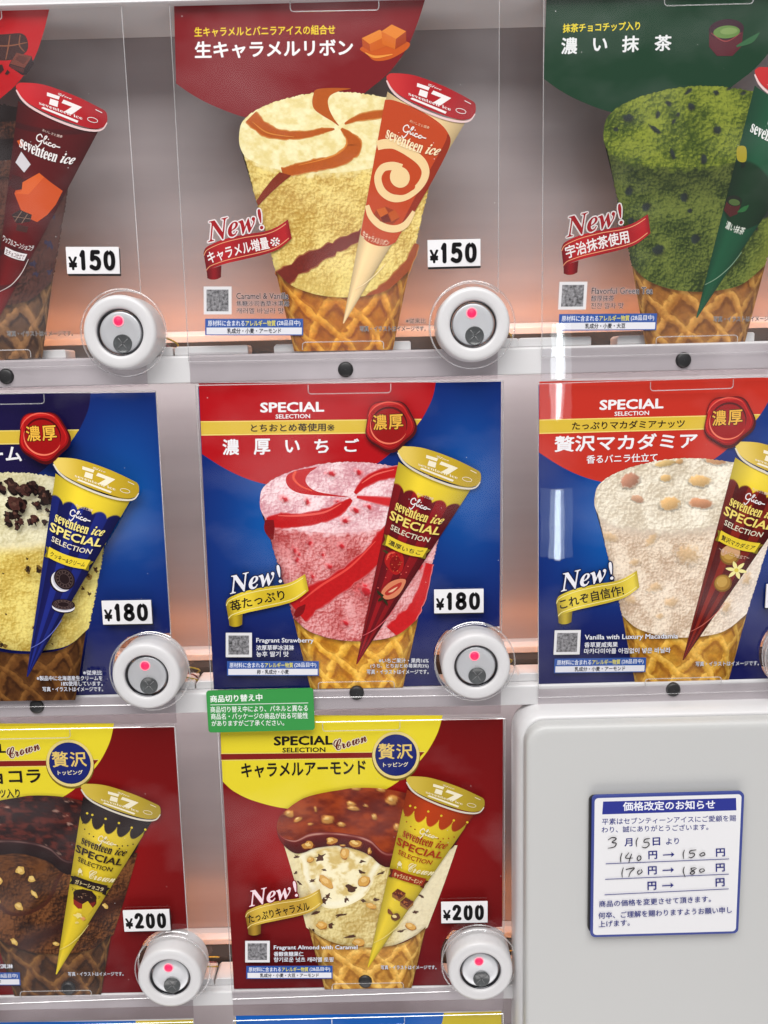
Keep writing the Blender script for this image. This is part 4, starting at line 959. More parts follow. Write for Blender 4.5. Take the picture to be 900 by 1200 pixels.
# --- green tea
def matcha():
    root, L = card((1, 1), 'dark green matcha ice cream card with tea bowl picture')
    o = film_header(root, L, (8, 54, 30))
    i = Ink(TN, L); i.text('抹茶チョコチップ入り', (225.5, 44.5), (316, 42), 10.5, (226, 206, 40), .022)
    for t, x0, x1, y, h in (('濃', 225, 244, 70, 20), ('い', 262, 279, 66.5, 15.5), ('抹', 296, 316, 68, 19.5), ('茶', 334, 354, 67, 19)): i.text(t, (x0, y), (x1, y - .3), h, (226, 228, 228), .024)
    i.build('title_lettering', o)
    i = Ink(TN, L)
    i.poly([(397, 42), (398, 62), (408, 73), (426, 73), (436, 62), (437, 42)], (84, 24, 36), sm=False); i.ell(417, 42, 20.5, 12, (52, 16, 34), -3); i.ell(417.5, 45, 15.5, 7.5, (96, 128, 62), -3); i.ell(420, 44, 10, 4, (122, 148, 84), -3); i.stroke([(399, 46, .6), (417, 56, 1.2), (435, 46, .6)], (150, 66, 66)); i.stroke([(430, 62, 2), (446, 55, 7), (456, 46, 1)], (46, 96, 58))
    i.build('tea_bowl_picture', root)
    i = Ink(TS, L)
    def top(x, y, U, V):
        n = gran(x, y, 4.8, 51); c = mix(np.array([48, 66, 15.]), np.array([134, 145, 48.]), sst(.14, .86, n)); return np.concatenate([c, np.full(x.shape + (1,), 0.21)], -1)
    def side(x, y, U, V):
        n = gran(x, y, 3.8, 52); c = mix(np.array([34, 50, 18.]), np.array([108, 120, 52.]), sst(.14, .86, n)); c = mix(c * .8, c, sst(.05, .4, V)); c = mix(c, np.array([120, 128, 46.]), sst(.75, 1, U) * .8); c = c * (.8 + .2 * sst(0, .15, U))[..., None]
        return np.concatenate([c, np.full(x.shape + (1,), 0.25)], -1)
    bits = [(x, y, r * .95, asp, k * 17, (36, 44, 42), .85) for k, (x, y, r, asp) in enumerate([(331, 573, 6, .7), (399, 562, 4.5, .8), (361, 585, 8, .3), (429, 586, 5.5, .8), (382, 611, 6, .45), (416, 616, 5.5, .7), (363, 570, 4, .6), (381, 577, 3, .6), (395, 547, 5, .4), (441, 543, 5, .4), (455, 549, 4, .5), (318, 585, 3, .7), (374, 559, 4, .6), (336, 648, 4.5, 1.2), (356, 664, 5, 1), (397, 655, 5, .9), (412, 697, 5, 1), (340, 678, 4, 1), (404, 668, 2.5, 1), (487, 672, 5, 1), (477, 686, 3, 1.2), (372, 708, 7, .8), (425, 548, 4, .6), (385, 570, 2.5, 1)])]
    ice_shapes(i, top, side, rag=1.4, bits=bits)
    i.build('ice_cream_picture', root)
    i = Ink(TS, L); waffle(i, ((150, 98, 40), (184, 136, 66), (108, 62, 24)), 5, phase=.3); i.build('waffle_cone_picture', root)
    def fn(U, V, P):
        b = sst(.31, .325, V + .03 * np.sin(U * 5)) * (1 - sst(.52, .535, V - .05 * np.sin(U * 3.1))); return mix(np.array([22, 76, 50.]), np.array([16, 46, 26.]), b)
    def art(i):
        i.poly([(452, 604), (461, 604), (462, 618), (453, 617)], (160, 146, 40), sm=True); i.blob(459, 622, 3, (16, 28, 20), 3, 1)
        i.poly([(444, 657), (441, 668), (448, 675), (456, 672), (460, 660)], (74, 30, 30)); i.ell(452, 658.5, 8.6, 5.4, (28, 34, 26), 10); i.ell(452, 660, 6.2, 3.2, (74, 96, 50), 10); i.stroke([(456, 670, 1), (463, 667, 5), (468, 663, .5)], (40, 98, 52))
        seam(i, (120, 150, 124))
    def texts(i):
        logo(i, .30, 0.640, .122, .062, (226, 230, 226))
        cone_text(i, '𝐬𝐞𝐯𝐞𝐧𝐭𝐞𝐞𝐧', .10, .655, .178, .048, (228, 230, 226), .012); cone_text(i, '𝒊𝒄𝒆', .71, .90, .176, .048, (228, 230, 226), .012); cone_text(i, '濃い抹茶', .18, .74, .590, .034, (216, 222, 210), .012)
    cone_film(root, L, fn, art, texts, ((170, 20, 32), (190, 44, 46)))
    new_ribbon(root, L, 1, '宇治抹茶使用', 0, ((146, 18, 28), (214, 208, 206)), RED_RIB, (230, 224, 222), (272, 717), (340, 700.5), 13.5)
    info_block(root, L, True, [('Flavorful Green Tea', 368, 7), ('醇厚抹茶', 326, 6.4), ('진한 말차 맛', 337, 6.4)], '乳成分・小麦・大豆', ax=((296, 788.2), (340, 788)))
    fine_print(root, L, True, [('写真・イラストはイメージです。', 436, 508, 782)])
    make_cover(root, (1, 1), (-.0004, .0005))
matcha()

# --- chocolate
def chocolate():
    root, L = card((-1, 1), 'dark chocolate cone card with red header, cut by the left edge')
    film_header(root, L, (178, 8, 20))
    T0 = card_T((-1, 1)); i = Ink(T0, L)
    i.poly([(-30, 45), (10, 40), (27, 40), (33, 50), (30, 62), (10, 71), (-30, 66)], (58, 28, 26), sm=True)
    for p in ([(-20, 52, 1.4), (8, 54, 1.6), (32, 50, 1)], [(12, 41, 1), (10, 55, 1.6), (7, 70, 1)], [(24, 41, 1), (23, 53, 1.4), (29, 61, .8)], [(-4, 44, 1), (-4, 68, 1.2)]): i.stroke(p, (128, 76, 52))
    i.poly([(11, 76), (19, 62), (37, 66), (40, 75), (31, 88), (26, 88), (11, 78)], (36, 16, 20)); i.poly([(12, 75), (19.5, 62), (38, 66.5), (29, 80)], (108, 52, 40)); i.poly([(18, 70), (22, 65), (34, 68), (28, 75.5)], (86, 38, 30)); i.poly([(12, 76), (29, 81), (28, 86), (13, 80)], (78, 36, 34))
    i.poly([(-6, 77), (3, 76), (5, 82), (-2, 89), (-10, 88)], (52, 22, 22)); i.poly([(6, 87), (9, 82), (12, 85), (9, 88)], (52, 22, 22)); i.build('chocolate_picture', root)
    i = Ink(TS, L)
    def top(x, y, U, V):
        n = gran(x, y, 4.5, 61); s = sst(.1, .3, np.sin(y * .16 + x * .01)); c = mix(np.array([22, 8, 8.]), np.array([86, 48, 32.]), sst(.14, .86, n) * s); return np.concatenate([c, np.full(x.shape + (1,), 0.15)], -1)
    def side(x, y, U, V):
        n = gran(x, y, 4.5, 62); c = mix(np.array([28, 12, 10.]), np.array([92, 52, 40.]), sst(.14, .86, n)); s = sst(.55, .7, np.sin(y * .11 - x * .01)) * sst(.7, .3, U); c = mix(c, np.array([32, 16, 16.]), s * .8)
        c = mix(c, np.array([72, 44, 42.]), sst(.6, .9, U) * .6)
        return np.concatenate([c, np.full(x.shape + (1,), 0.17)], -1)
    ice_shapes(i, top, side, rag=2)
    rd = random.Random(8)
    for k, (x, y, r) in enumerate([(492, 652, 4.5), (484, 666, 4), (499, 642, 3), (489, 688, 4.5), (470, 708, 4), (487, 716, 3), (472, 718, 3), (496, 660, 2.5)]): i.blob(x, y, r, (52, 44, 66), 300 + k, .8, k * 31, rough=.6, g=.4)
    i.build('ice_cream_picture', root)
    i = Ink(TS, L); waffle(i, ((104, 72, 46), (136, 98, 62), (46, 28, 22)), 6, phase=.25); i.build('waffle_cone_picture', root)
    def fn(U, V, P):
        st = 1 - sst(.010, .016, np.abs(V + .06 * np.sin(U * 3.0) - .05 - .30)); s2 = 1 - sst(.010, .016, np.abs(V + .05 * np.sin(U * 3.2) - .05 - .60)); s3 = 1 - sst(.010, .014, np.abs(V + .10 * U - .10)); s4 = 1 - sst(.010, .014, np.abs(V + .05 * U - .80))
        c = mix(np.array([82, 4, 10.]), np.array([106, 6, 12.]), sst(.3, .9, V)); return mix(c, np.array([62, 10, 16.]), np.clip(st + s2 + s3 + s4, 0, 1) * .8)
    def art(i):
        k = Ink(T0, L)
        k.poly([(25.5, 178), (36.5, 193), (28.8, 202.5), (18.7, 190.5)], (206, 202, 206)); k.poly([(20.5, 165.5), (25.5, 163.5), (28.5, 171), (24, 173)], (196, 84, 26)); k.poly([(14.5, 204.5), (26, 208), (26, 224), (14, 221)], (60, 12, 16))
        k.poly([(46.5, 203), (60, 214), (74, 224), (66, 240), (56, 252), (44, 260.5), (34, 256), (25, 246), (17.5, 227), (19, 223.5), (27, 222), (27, 214)], (196, 76, 22)); k.poly([(17.5, 227), (26, 224), (27, 214), (46.5, 203), (52, 208), (34, 228)], (210, 92, 30))
        for q, c in (([(14, 252), (24, 246), (38, 252), (36, 260), (20, 262)], (44, 22, 22)), ([(21, 263), (34, 266), (32, 273), (19, 270)], (66, 30, 26))): k.poly(q, c)
        for p in ([(18, 260, .8), (26, 248, .8)], [(26, 262, .8), (33, 251, .8)], [(16, 254, .6), (37, 257, .6)]): k.stroke(p, (136, 104, 88))
        k.stroke([(0, 342, .6), (14, 334, 1), (26, 320, 1), (34, 304, .6)], (206, 190, 186))
        i.v += k.v; i.c += k.c; i.f += [tuple(a + i.n for a in q) for q in k.f]; i.n += k.n
    def texts(i):
        logo(i, .30, 0.640, .122, .062, (236, 228, 226)); cone_text(i, 'おいしさと健康', .36, .62, .066, .012, (226, 200, 190), 0)
        cone_text(i, '𝐬𝐞𝐯𝐞𝐧𝐭𝐞𝐞𝐧', .10, .655, .178, .048, (236, 230, 228), .012); cone_text(i, '𝒊𝒄𝒆', .71, .90, .176, .048, (236, 230, 228), .012)
        cone_text(i, 'ワッフルコーンショコラ', .04, .93, .592, .026, (230, 222, 220), .014)
        u = np.linspace(.16, .84, 10); i.poly(np.r_[cone_pt(u, u * 0 + .608), cone_pt(u[::-1], u * 0 + .640)], (224, 218, 218)); cone_text(i, '生チョコ仕立て', .19, .80, .636, .023, (74, 16, 20), .014)
    cone_film(root, L, fn, art, texts, ((176, 20, 32), (198, 36, 44)))
    fine_print(root, L, True, [('写真・イラストはイメージです。', 436, 508, 782)])
    make_cover(root, (-1, 1), (-.001, .003))
chocolate()

# --- crown cards (bottom row)
HDR_C = [(257.5, 838), (261, 915.5), (274, 927), (297, 938), (334, 947), (380, 949), (420, 940), (457, 922), (478, 906), (492, 891.5), (503, 877), (513, 858), (518.8, 838)]
def red_ground(x, z):
    c = mix(np.array([108, 2, 4.]), np.array([168, 2, 6.]), np.clip(np.exp(-(((x + .1) / .8) ** 2 + ((z - .1) / .55) ** 2)) * 1.1, 0, 1)); return mix(c, np.array([102, 2, 14.]), sst(-.3, -1, z) * .8)
def crown_header(root, L, title, sub=None):
    i = Ink(TC, L); i.poly(hdr_outline(HDR_C), (228, 210, 46))
    o = i.build('header_patch', root)
    i = Ink(TC, L); i.poly([(259, 883.4), (497.5, 881), (492, 887), (259.4, 890.2)], (128, 26, 22)); i.stroke([(259, 882.9, .8), (498, 880.6, .8)], (232, 214, 120)); i.stroke([(259.4, 890.8, .8), (491, 887.6, .8)], (232, 214, 120)); i.build('title_band', o)
    i = Ink(TC, L); k = (26, 20, 16)
    i.text('SPECIAL', (321, 873.6), (390.5, 872.6), 11, k, .034); i.text('SELECTION', (331, 881.6), (381.5, 881), 5.6, k, .024)
    i.text('𝓒𝓻𝓸𝔀𝓷', (393, 880), (430.5, 868.5), 12.5, (96, 30, 20), .012, out=(228, 216, 190), ow=.05)
    i.text(title, (283, 911.6), (429, 907.8), 17.5, k, .026)
    if sub: i.text(*sub)
    i.build('title_lettering', o)
    i = Ink(TC, L); i.ell(464, 886, 28.2, 28.6, (120, 100, 30)); i.ell(464, 884.5, 27.6, 27.6, (226, 206, 132)); i.ell(464, 884.5, 24.4, 24.4, (18, 26, 92)); i.ell(464, 884, 23.6, 23.6, (22, 34, 108))
    o2 = i.build('round_badge', root)
    i = Ink(TC, L); g = (226, 196, 108); i.text('贅', (443.5, 889.4), (462.6, 889), 18.5, g, .016); i.text('沢', (464.6, 889), (484, 888.4), 17.5, g, .016); i.text('トッピング', (449, 898.6), (478.5, 898), 5.6, (232, 222, 190), .02); i.build('badge_lettering', o2)
def crown_wrap(root, L, drip, letter, name, ncols, extra, sub=None):
    gold = np.array([218, 192, 44.])
    i = Ink(TS, L)
    def fn(U, V, P):
        k = U * 5.0 + .10; w = np.abs(np.sin(np.pi * k)); b = .072 + .062 * w ** .5 
        return mix(np.array(drip, float), gold * np.ones(U.shape + (1,)), sst(-.003, .003, V - b))
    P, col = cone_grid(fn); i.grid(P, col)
    for u, v in ((.1, .068), (.18, .062), (.38, .052), (.58, .052), (.78, .064), (.98, .068)):
        p = cone_pt(u, v + .004); i.ell(p[0], p[1], 1.5, 1.5, tuple(gold.astype(int)), n=14)
    for u, v in ((.06, .135), (.11, .16), (.20, .172), (.28, .176), (.70, .186), (.78, .182), (.86, .176), (.93, .165)):
        p = cone_pt(u, v); i.ell(p[0], p[1], .9, .9, letter, n=10)
    extra(i); seam(i, (226, 212, 120)); o = i.build('wrapper_picture', root)
    i = Ink(TS, L)
    logo(i, .36, 0.680, .192, .062, (236, 226, 190))
    cone_text(i, '𝐬𝐞𝐯𝐞𝐧𝐭𝐞𝐞𝐧', .10, .66, .240, .046, letter, .012); cone_text(i, '𝒊𝒄𝒆', .72, .91, .238, .046, letter, .012)
    cone_text(i, 'SPECIAL', .02, .94, .296, .042, letter, .024); cone_text(i, 'SELECTION', .10, .82, .338, .026, letter, .014)
    cone_text(i, '𝓒𝓻𝓸𝔀𝓷', .40, .99, .402, .050, (232, 222, 180), .006)
    p = cone_pt(.2, .385); i.ell(p[0], p[1], 2.8, 2.4, (232, 222, 180)); i.ell(p[0], p[1] - 2.6, 1.4, 1.4, (232, 222, 180)); i.stroke([(p[0] - 2, p[1] + 2, .6), (p[0] - 3, p[1] + 5.5, .6)], (232, 222, 180)); i.stroke([(p[0] + 1.6, p[1] + 2, .6), (p[0] + 2.6, p[1] + 5.5, .6)], (232, 222, 180))
    a, b = .425, .470; yc, tcx = ncols
    i.poly(cone_pt([.0, .12, .12, .0, .05], [a + .008, a, b, b + .008, (a + b) / 2 + .006]), tuple(int(c * .6) for c in yc)); i.poly(cone_pt([.88, 1.0, .95, 1.0, .88], [a + .004, a + .012, (a + b) / 2 + .008, b + .012, b + .004]), tuple(int(c * .6) for c in yc))
    u = np.linspace(.09, .91, 12); w = -.010 * (1 - (2 * u - 1) ** 2); i.poly(np.r_[cone_pt(u, w + a), cone_pt(u[::-1], w[::-1] + b)], yc)
    cone_text(i, name, .14, .86, b - .008, .026, tcx, .016, arch=.008)
    if sub: cone_text(i, sub, .08, .88, .505, .020, letter, .012)
    i.build('wrapper_lettering', o)
    i = Ink(TS, L); lid(i, (184, 158, 44), (206, 180, 70), (214, 206, 190)); lo = i.build('lid_picture', o)
    i = Ink(TS, L); lid_print(i, (236, 228, 200)); i.build('lid_lettering', lo)

def coated(i, T, coat_top, coat_rim, body, bite, seed, nutc):
    """ice cream with a poured coating over a bitten body (artwork measured on the almond card)"""
    nu, nv = 190, 140
    left = [(333, 990), (346, 1034), (359, 1086)]; right = [(536, 990), (520, 1036), (501, 1086)]
    l, r = along(left, nv), along(right, nv); wl, wr = np.array([359, 1086.]), np.array([501, 1086.])
    U = np.tile(np.linspace(0, 1, nu)[None], (nv, 1)); V = np.tile(np.linspace(0, 1, nv)[:, None], (1, nu))
    P = l[:, None] * (1 - U[..., None]) + r[:, None] * U[..., None]
    P[..., 1] += (26 * 4 * U * (1 - U)) * V ** 2
    i.grid(P, body(P[..., 0], P[..., 1], U, V), T)
    if bite is not None:
        edge = spline([(352, 996), (352.5, 1012), (356, 1030), (366, 1048), (376, 1060), (388, 1064), (406, 1061), (425, 1051), (436, 1036), (442, 1022), (450, 1010), (449, 1000), (420, 985), (380, 985)], True, 6)
        c = np.array([396, 1022.]); k = np.linspace(0, 1, 40)[:, None, None]; ring = np.r_[edge, edge[:1]]; Q = c + (ring[None] - c) * k
        i.grid(Q, bite(Q[..., 0], Q[..., 1], k[..., 0] + 0 * Q[..., 0]), T)
def coat(i, T, top_fn, lip_col, hi_col, seed):
    n = 120
    back = along([(324.5, 967), (327, 957), (334.5, 949), (346, 940), (359, 933), (378, 928), (399, 924.5), (417, 922), (448, 923), (480, 929), (520, 940), (541, 958)], n)
    front = along([(324.5, 967), (326, 974), (334, 981), (346, 983), (353, 980), (363, 975), (380, 973.5), (399, 974.5), (421, 978), (434.5, 983), (441, 989), (449, 996), (461, 998), (500, 992), (530, 976), (541, 958)], n)
    rim = along([(324.5, 969), (327, 980), (334.5, 991), (346, 998.5), (357, 997.5), (368, 993), (384, 990.5), (399, 990), (421, 995.5), (434.5, 1002), (441, 1008), (448, 1013), (458, 1014.5), (500, 1008), (530, 992), (541, 972)], n)
    v = np.linspace(0, 1, 30)[:, None, None]; P = front[None] * (1 - v) + rim[None] * v
    s = v[..., 0] + 0 * P[..., 0]; x = P[..., 0]
    col = mix(np.array(lip_col, float), np.array(lip_col) * .62, s); band = np.exp(-((s - .12) / .07) ** 2) * (.35 + .65 * vn(x * .07, x * 0, 9)); col = mix(col, np.array(hi_col, float), band * .85)
    col = mix(col, np.array(lip_col) * 1.5, sst(.7, 1, np.exp(-((x - 330) / 9) ** 2)) * .4)
    i.grid(P, col, T)
    v = np.linspace(0, 1, 60)[:, None, None]; P = back[None] * (1 - v) + front[None] * v
    i.grid(P, top_fn(P[..., 0], P[..., 1], v[..., 0] + 0 * P[..., 0]), T)

def almond():
    root, L = card((0, -1), 'caramel almond card with yellow header and round navy badge on red')
    i = sheet(root, (0, -1), L, red_ground); i.build('printed_ground', root)
    crown_header(root, L, 'キャラメルアーモンド')
    i = Ink(TC, L)
    def body(x, y, U, V):
        n = gran(x, y, 5.5, 71); c = mix(np.array([184, 152, 78.]), np.array([236, 220, 158.]), sst(.14, .86, n)); c = mix(c, np.array([238, 226, 184.]), sst(.14, .02, U) * .8); c = mix(c, np.array([236, 226, 196.]), sst(.62, .85, U) * .8)
        return np.concatenate([c, np.full(x.shape + (1,), 0.08)], -1)
    def bite(x, y, k):
        n = fbm(x * 0.131, y * 0.131, 72, 4); c = mix(np.array([214, 186, 112.]), np.array([250, 240, 200.]), sst(.3, .62, n + (y - 1020) * .004)); c = mix(c, np.array([252, 246, 218.]), sst(.72, .86, k) * sst(1.0, .9, k) * .9); return np.concatenate([c, np.full(x.shape + (1,), 0.04)], -1)
    coated(i, TC, None, None, body, bite, 1, None)
    rd = random.Random(5)
    for x, y, r, asp, rot in [(375, 1004, 6, .6, -10), (366, 1031, 4, .4, -10), (414, 1040, 7, .6, 5), (424, 1009, 5, .3, -5), (384, 1050, 4, .8, 0), (380, 1056, 3, 1, 0), (406, 1053, 2.5, 1.2, 0), (348, 1003, 3, .6, 0), (352, 1035, 4, .4, 30), (347, 1022, 2, .7, 0), (388, 1083, 4, .8, 0), (367, 1090, 2.5, .7, 0), (424, 1021, 4, .4, 20), (380, 1019, 3, .4, 0), (447, 1022, 4, .4, -20), (441, 1053, 2.5, .8, 0), (398, 1072, 6, .25, -15), (372, 1068, 6, .2, -15), (470, 1090, 5, .3, -20), (486, 1068, 3, .5, 0), (494, 1050, 4, .3, 30), (426, 1054, 3, .6, 0), (410, 1096, 6, .25, -10)]:
        i.blob(x, y, r, (84, 52, 38), int(x * 3 + y), asp, rot, rough=.6, g=.2)
    for x, y, r, asp, rot in [(382, 1032, 9.5, .5, 40), (427, 1031, 7, .8, -30), (404, 999, 5, 1.3, 5), (364, 1006, 4, .7, -10), (377, 1083, 6, .7, 10), (435, 1060, 6, .5, 15), (481, 1084, 6, .6, 20), (420, 1103, 7, .6, 10)]:
        i.blob(x, y + .6, r * 1.05, (170, 112, 44), int(x + y), asp, rot, rough=.15); i.blob(x, y, r, (216, 164, 80), int(x * 2 + y), asp, rot, rough=.15); i.blob(x - 1, y - 1, r * .5, (234, 194, 120), int(x * 3 + y), asp, rot, rough=.2)
    def top(x, y, v):
        n = fbm(x * 0.0653, y * 0.116, 73, 4); c = mix(np.array([98, 26, 12.]), np.array([160, 64, 24.]), sst(.14, .86, n)); c = mix(c, np.array([172, 96, 62.]), np.exp(-(((x - 352) / 16) ** 2 + ((y - 950) / 9) ** 2)) * .5)
        return np.concatenate([c, np.full(x.shape + (1,), 0.02)], -1)
    nuts = [(339, 952, 6, .7, 30), (350, 959, 5.5, .5, -25), (384, 959, 8, .7, 0), (412, 941, 6, .6, 10), (414, 946, 8, .35, 5), (459, 936, 8, .8, -10), (439, 956, 3.5, 1.1, 0), (400, 965, 5, .6, 10), (364, 964.5, 3, .6, 0), (418, 922, 6, .5, 0), (446, 924, 6, .5, 10), (465, 968, 4, 1.2, 0), (370, 947, 2, 2, -10), (429, 943, 3, .5, 0), (362, 989, 8, .6, -5), (388.5, 984, 7, .7, -15), (417, 987, 9, .55, 8), (433, 996, 2.6, 1.6, 10), (402, 989, 4, .3, 0)]
    def top2(x, y, v): return embed(top(x, y, v), x, y, [(px, py, r * .95, asp, rot, (206, 150, 74), .8) for px, py, r, asp, rot in nuts[:14]] + [(px - 1, py - 1, r * .4, asp, rot, (236, 204, 136), .6) for px, py, r, asp, rot in nuts[:14]], 5)
    coat(i, TC, top2, (110, 26, 24), (232, 190, 170), 1)
    for x, y, r, asp, rot in [(a_, b_, c_ * .85, d_, e_) for a_, b_, c_, d_, e_ in nuts[14:]]:
        i.blob(x, y + 1.2, r * 1.08, (110, 42, 14), int(x * 2 + y), asp, rot, rough=.2); i.blob(x, y, r, (198, 138, 62), int(x + y * 2), asp, rot, rough=.3, g=.15); i.blob(x - r * .2, y - r * asp * .25, r * .5, (236, 200, 124), int(x + y * 3), asp, rot, rough=.4)
    i.build('ice_cream_picture', root)
    i = Ink(TS, L); waffle(i, ((198, 146, 62), (224, 182, 96), (154, 98, 36)), 4, phase=.05); i.build('waffle_cone_picture', root)
    def extra(i):
        for cx, cy, c in ((456, 681, (104, 42, 18)), (466, 692, (94, 36, 14))):
            i.poly([(cx - 8, cy - 2), (cx - 1, cy - 8), (cx + 9, cy - 2), (cx + 8, cy + 3), (cx + 1, cy + 9), (cx - 8, cy + 3)], (146, 96, 40)); i.poly([(cx - 8, cy - 2), (cx - 1, cy - 8), (cx + 9, cy - 2), (cx + 1, cy + 6)], c)
            rd = random.Random(int(cx))
            for k in range(16): i.ell(cx + rd.uniform(-5, 5), cy - 1 + rd.uniform(-4, 4), 1.2, .7, (176, 100, 48) if k % 2 else (70, 24, 8), rd.uniform(0, 90), n=7)
        i.poly([(443, 699), (447, 702), (449, 707), (443, 705)], (122, 66, 22), sm=True); i.poly([(448, 707), (455, 705), (458, 711), (452, 715), (447, 712)], (96, 50, 16), sm=True); i.ell(451, 709, 3, 2, (230, 208, 140), 20)
    crown_wrap(root, L, (172, 58, 16), (160, 52, 18), 'キャラメルアーモンド', ((150, 44, 16), (232, 206, 150)), extra)
    new_ribbon(root, L, 0, 'たっぷりキャラメル', 0, ((238, 214, 220), (120, 10, 24)), ((218, 184, 70), (190, 152, 52), (132, 100, 26), (236, 216, 140)), (26, 18, 14), (270.5, 717.5), (346.5, 700), 11.5)
    info_block(root, L, False, [('Fragrant Almond with Caramel', 405, 7), ('香醇焦糖果仁', 338, 6.2), ('향기로운 넛츠 캐러멜 토핑', 375, 6.4)], '乳成分・小麦・大豆・アーモンド', ax=((284, 788.2), (357, 788)))
    fine_print(root, L, False, [('写真・イラストはイメージです。', 434, 503, 778)])
    make_cover(root, (0, -1), (.0005, -.001))
almond()

def gateau():
    root, L = card((-1, -1), 'dark chocolate gateau card with yellow header on red, cut by the left edge')
    i = sheet(root, (-1, -1), L, red_ground); i.build('printed_ground', root)
    crown_header(root, L, 'ガトーショコラ', ('マカダミアナッツ入り', (318, 927), (403, 925), 11, (26, 20, 16), .022))
    i = Ink(TC, L)
    def body(x, y, U, V):
        n = gran(x, y, 4.2, 81); c = mix(np.array([40, 18, 8.]), np.array([122, 74, 38.]), sst(.14, .86, n)); s = np.exp(-(((y - 1078) + (x - 440) * .42) / 9) ** 2); c = mix(c, np.array([52, 22, 16.]), s * .9); return np.concatenate([c, np.full(x.shape + (1,), 0.21)], -1)
    def bite(x, y, k):
        n = gran(x, y, 4.2, 82); c = mix(np.array([44, 20, 8.]), np.array([106, 62, 28.]), sst(.14, .86, n)); c = mix(c, np.array([70, 32, 18.]), sst(.84, .95, k)); return np.concatenate([c, np.full(x.shape + (1,), 0.17)], -1)
    coated(i, TC, None, None, body, bite, 1, None)
    rd = random.Random(15)
    for x, y, r, asp in [(397, 1010, 5, 1), (371, 1022, 4.5, 1.1), (410, 1020, 4, 1), (412, 1038, 5, .5), (393, 1052, 5.5, .7), (366, 1046, 5, 1), (385, 1094, 5, .6), (433, 1096, 4, .6), (494, 1052, 4, .6), (350, 1030, 3, .9), (458, 1090, 3, .7), (345, 1010, 3, 1)]:
        i.blob(x, y, r, (206, 166, 84), int(x * 3 + y), asp, rd.uniform(0, 60), rough=.22); i.blob(x - .5, y - .5, r * .6, (228, 196, 116), int(x * 2 + y), asp, rd.uniform(0, 60), rough=.4)
    def top(x, y, v):
        n = fbm(x * 0.116, y * 0.232, 83, 4); c = mix(np.array([34, 10, 12.]), np.array([92, 34, 24.]), sst(.35, .75, n)); c = mix(c, np.array([206, 170, 150.]), sst(.74, .80, fbm(x * .07, y * .2, 86, 3)) * .7); return np.concatenate([c, np.full(x.shape + (1,), 0.02)], -1)
    coat(i, TC, top, (42, 14, 16), (150, 120, 112), 1)
    i.build('ice_cream_picture', root)
    i = Ink(TS, L); waffle(i, ((84, 52, 28), (124, 86, 46), (42, 24, 16)), 8, phase=.15); i.build('waffle_cone_picture', root)
    def extra(i):
        i.poly([(446, 677), (447, 669), (458, 664), (470, 667), (475, 676), (474, 684), (464, 695), (458, 690), (459, 684), (452, 690), (446, 684)], (58, 18, 18)); i.ell(460.5, 672.5, 14.5, 7.5, (40, 20, 18), 14); i.poly([(446, 677), (453, 682), (457, 684), (456, 690), (451, 690), (446, 684)], (140, 36, 28)); i.poly([(462, 684), (474, 681), (467, 694), (462, 690)], (120, 30, 26)); i.poly([(457, 684), (464, 680), (470, 690), (462, 700), (455, 696)], (206, 178, 40))
        rd = random.Random(2)
        for k in range(22): i.ell(460 + rd.uniform(-10, 10), 672 + rd.uniform(-4, 4), 1.3, .6, (150, 116, 92) if k % 3 == 0 else (76, 42, 34), rd.uniform(0, 90), n=7)
        i.blob(451, 699, 5, (232, 214, 130), 8, .7); i.blob(457, 703, 3, (218, 150, 90), 9, .8); i.blob(449, 708, 2.2, (226, 206, 120), 10, .7)
    crown_wrap(root, L, (34, 20, 20), (40, 24, 16), 'ガトーショコラ', ((34, 20, 20), (226, 206, 150)), extra, sub='マカダミアナッツ入り')
    info_block(root, L, False, [('Gateau Chocolate', 345, 7), ('with Macadamia Nuts', 350, 7), ('巧克力蛋糕冰淇淋', 366, 6.2)], '乳成分・小麦・アーモンド', ax=((291, 788.2), (350, 788)))
    fine_print(root, L, False, [('写真・イラストはイメージです。', 434, 503, 778)])
    make_cover(root, (-1, -1), (-.0015, .001))
gateau()

def next_row(key, label):
    root, L = card(key, label)
    i = sheet(root, key, L, lambda x, z: np.ones(x.shape + (3,)) * np.array([198, 178, 30.])); i.build('printed_ground', root)
    i = Ink(TS, L); i.poly(hdr_outline(HDR), (16, 92, 178)); i.build('header_patch', root)
    make_cover(root, key)
next_row((0, -2), 'top edge of a blue and yellow card below the caramel almond card')
next_row((-1, -2), 'top edge of a blue and yellow card below the chocolate gateau card')

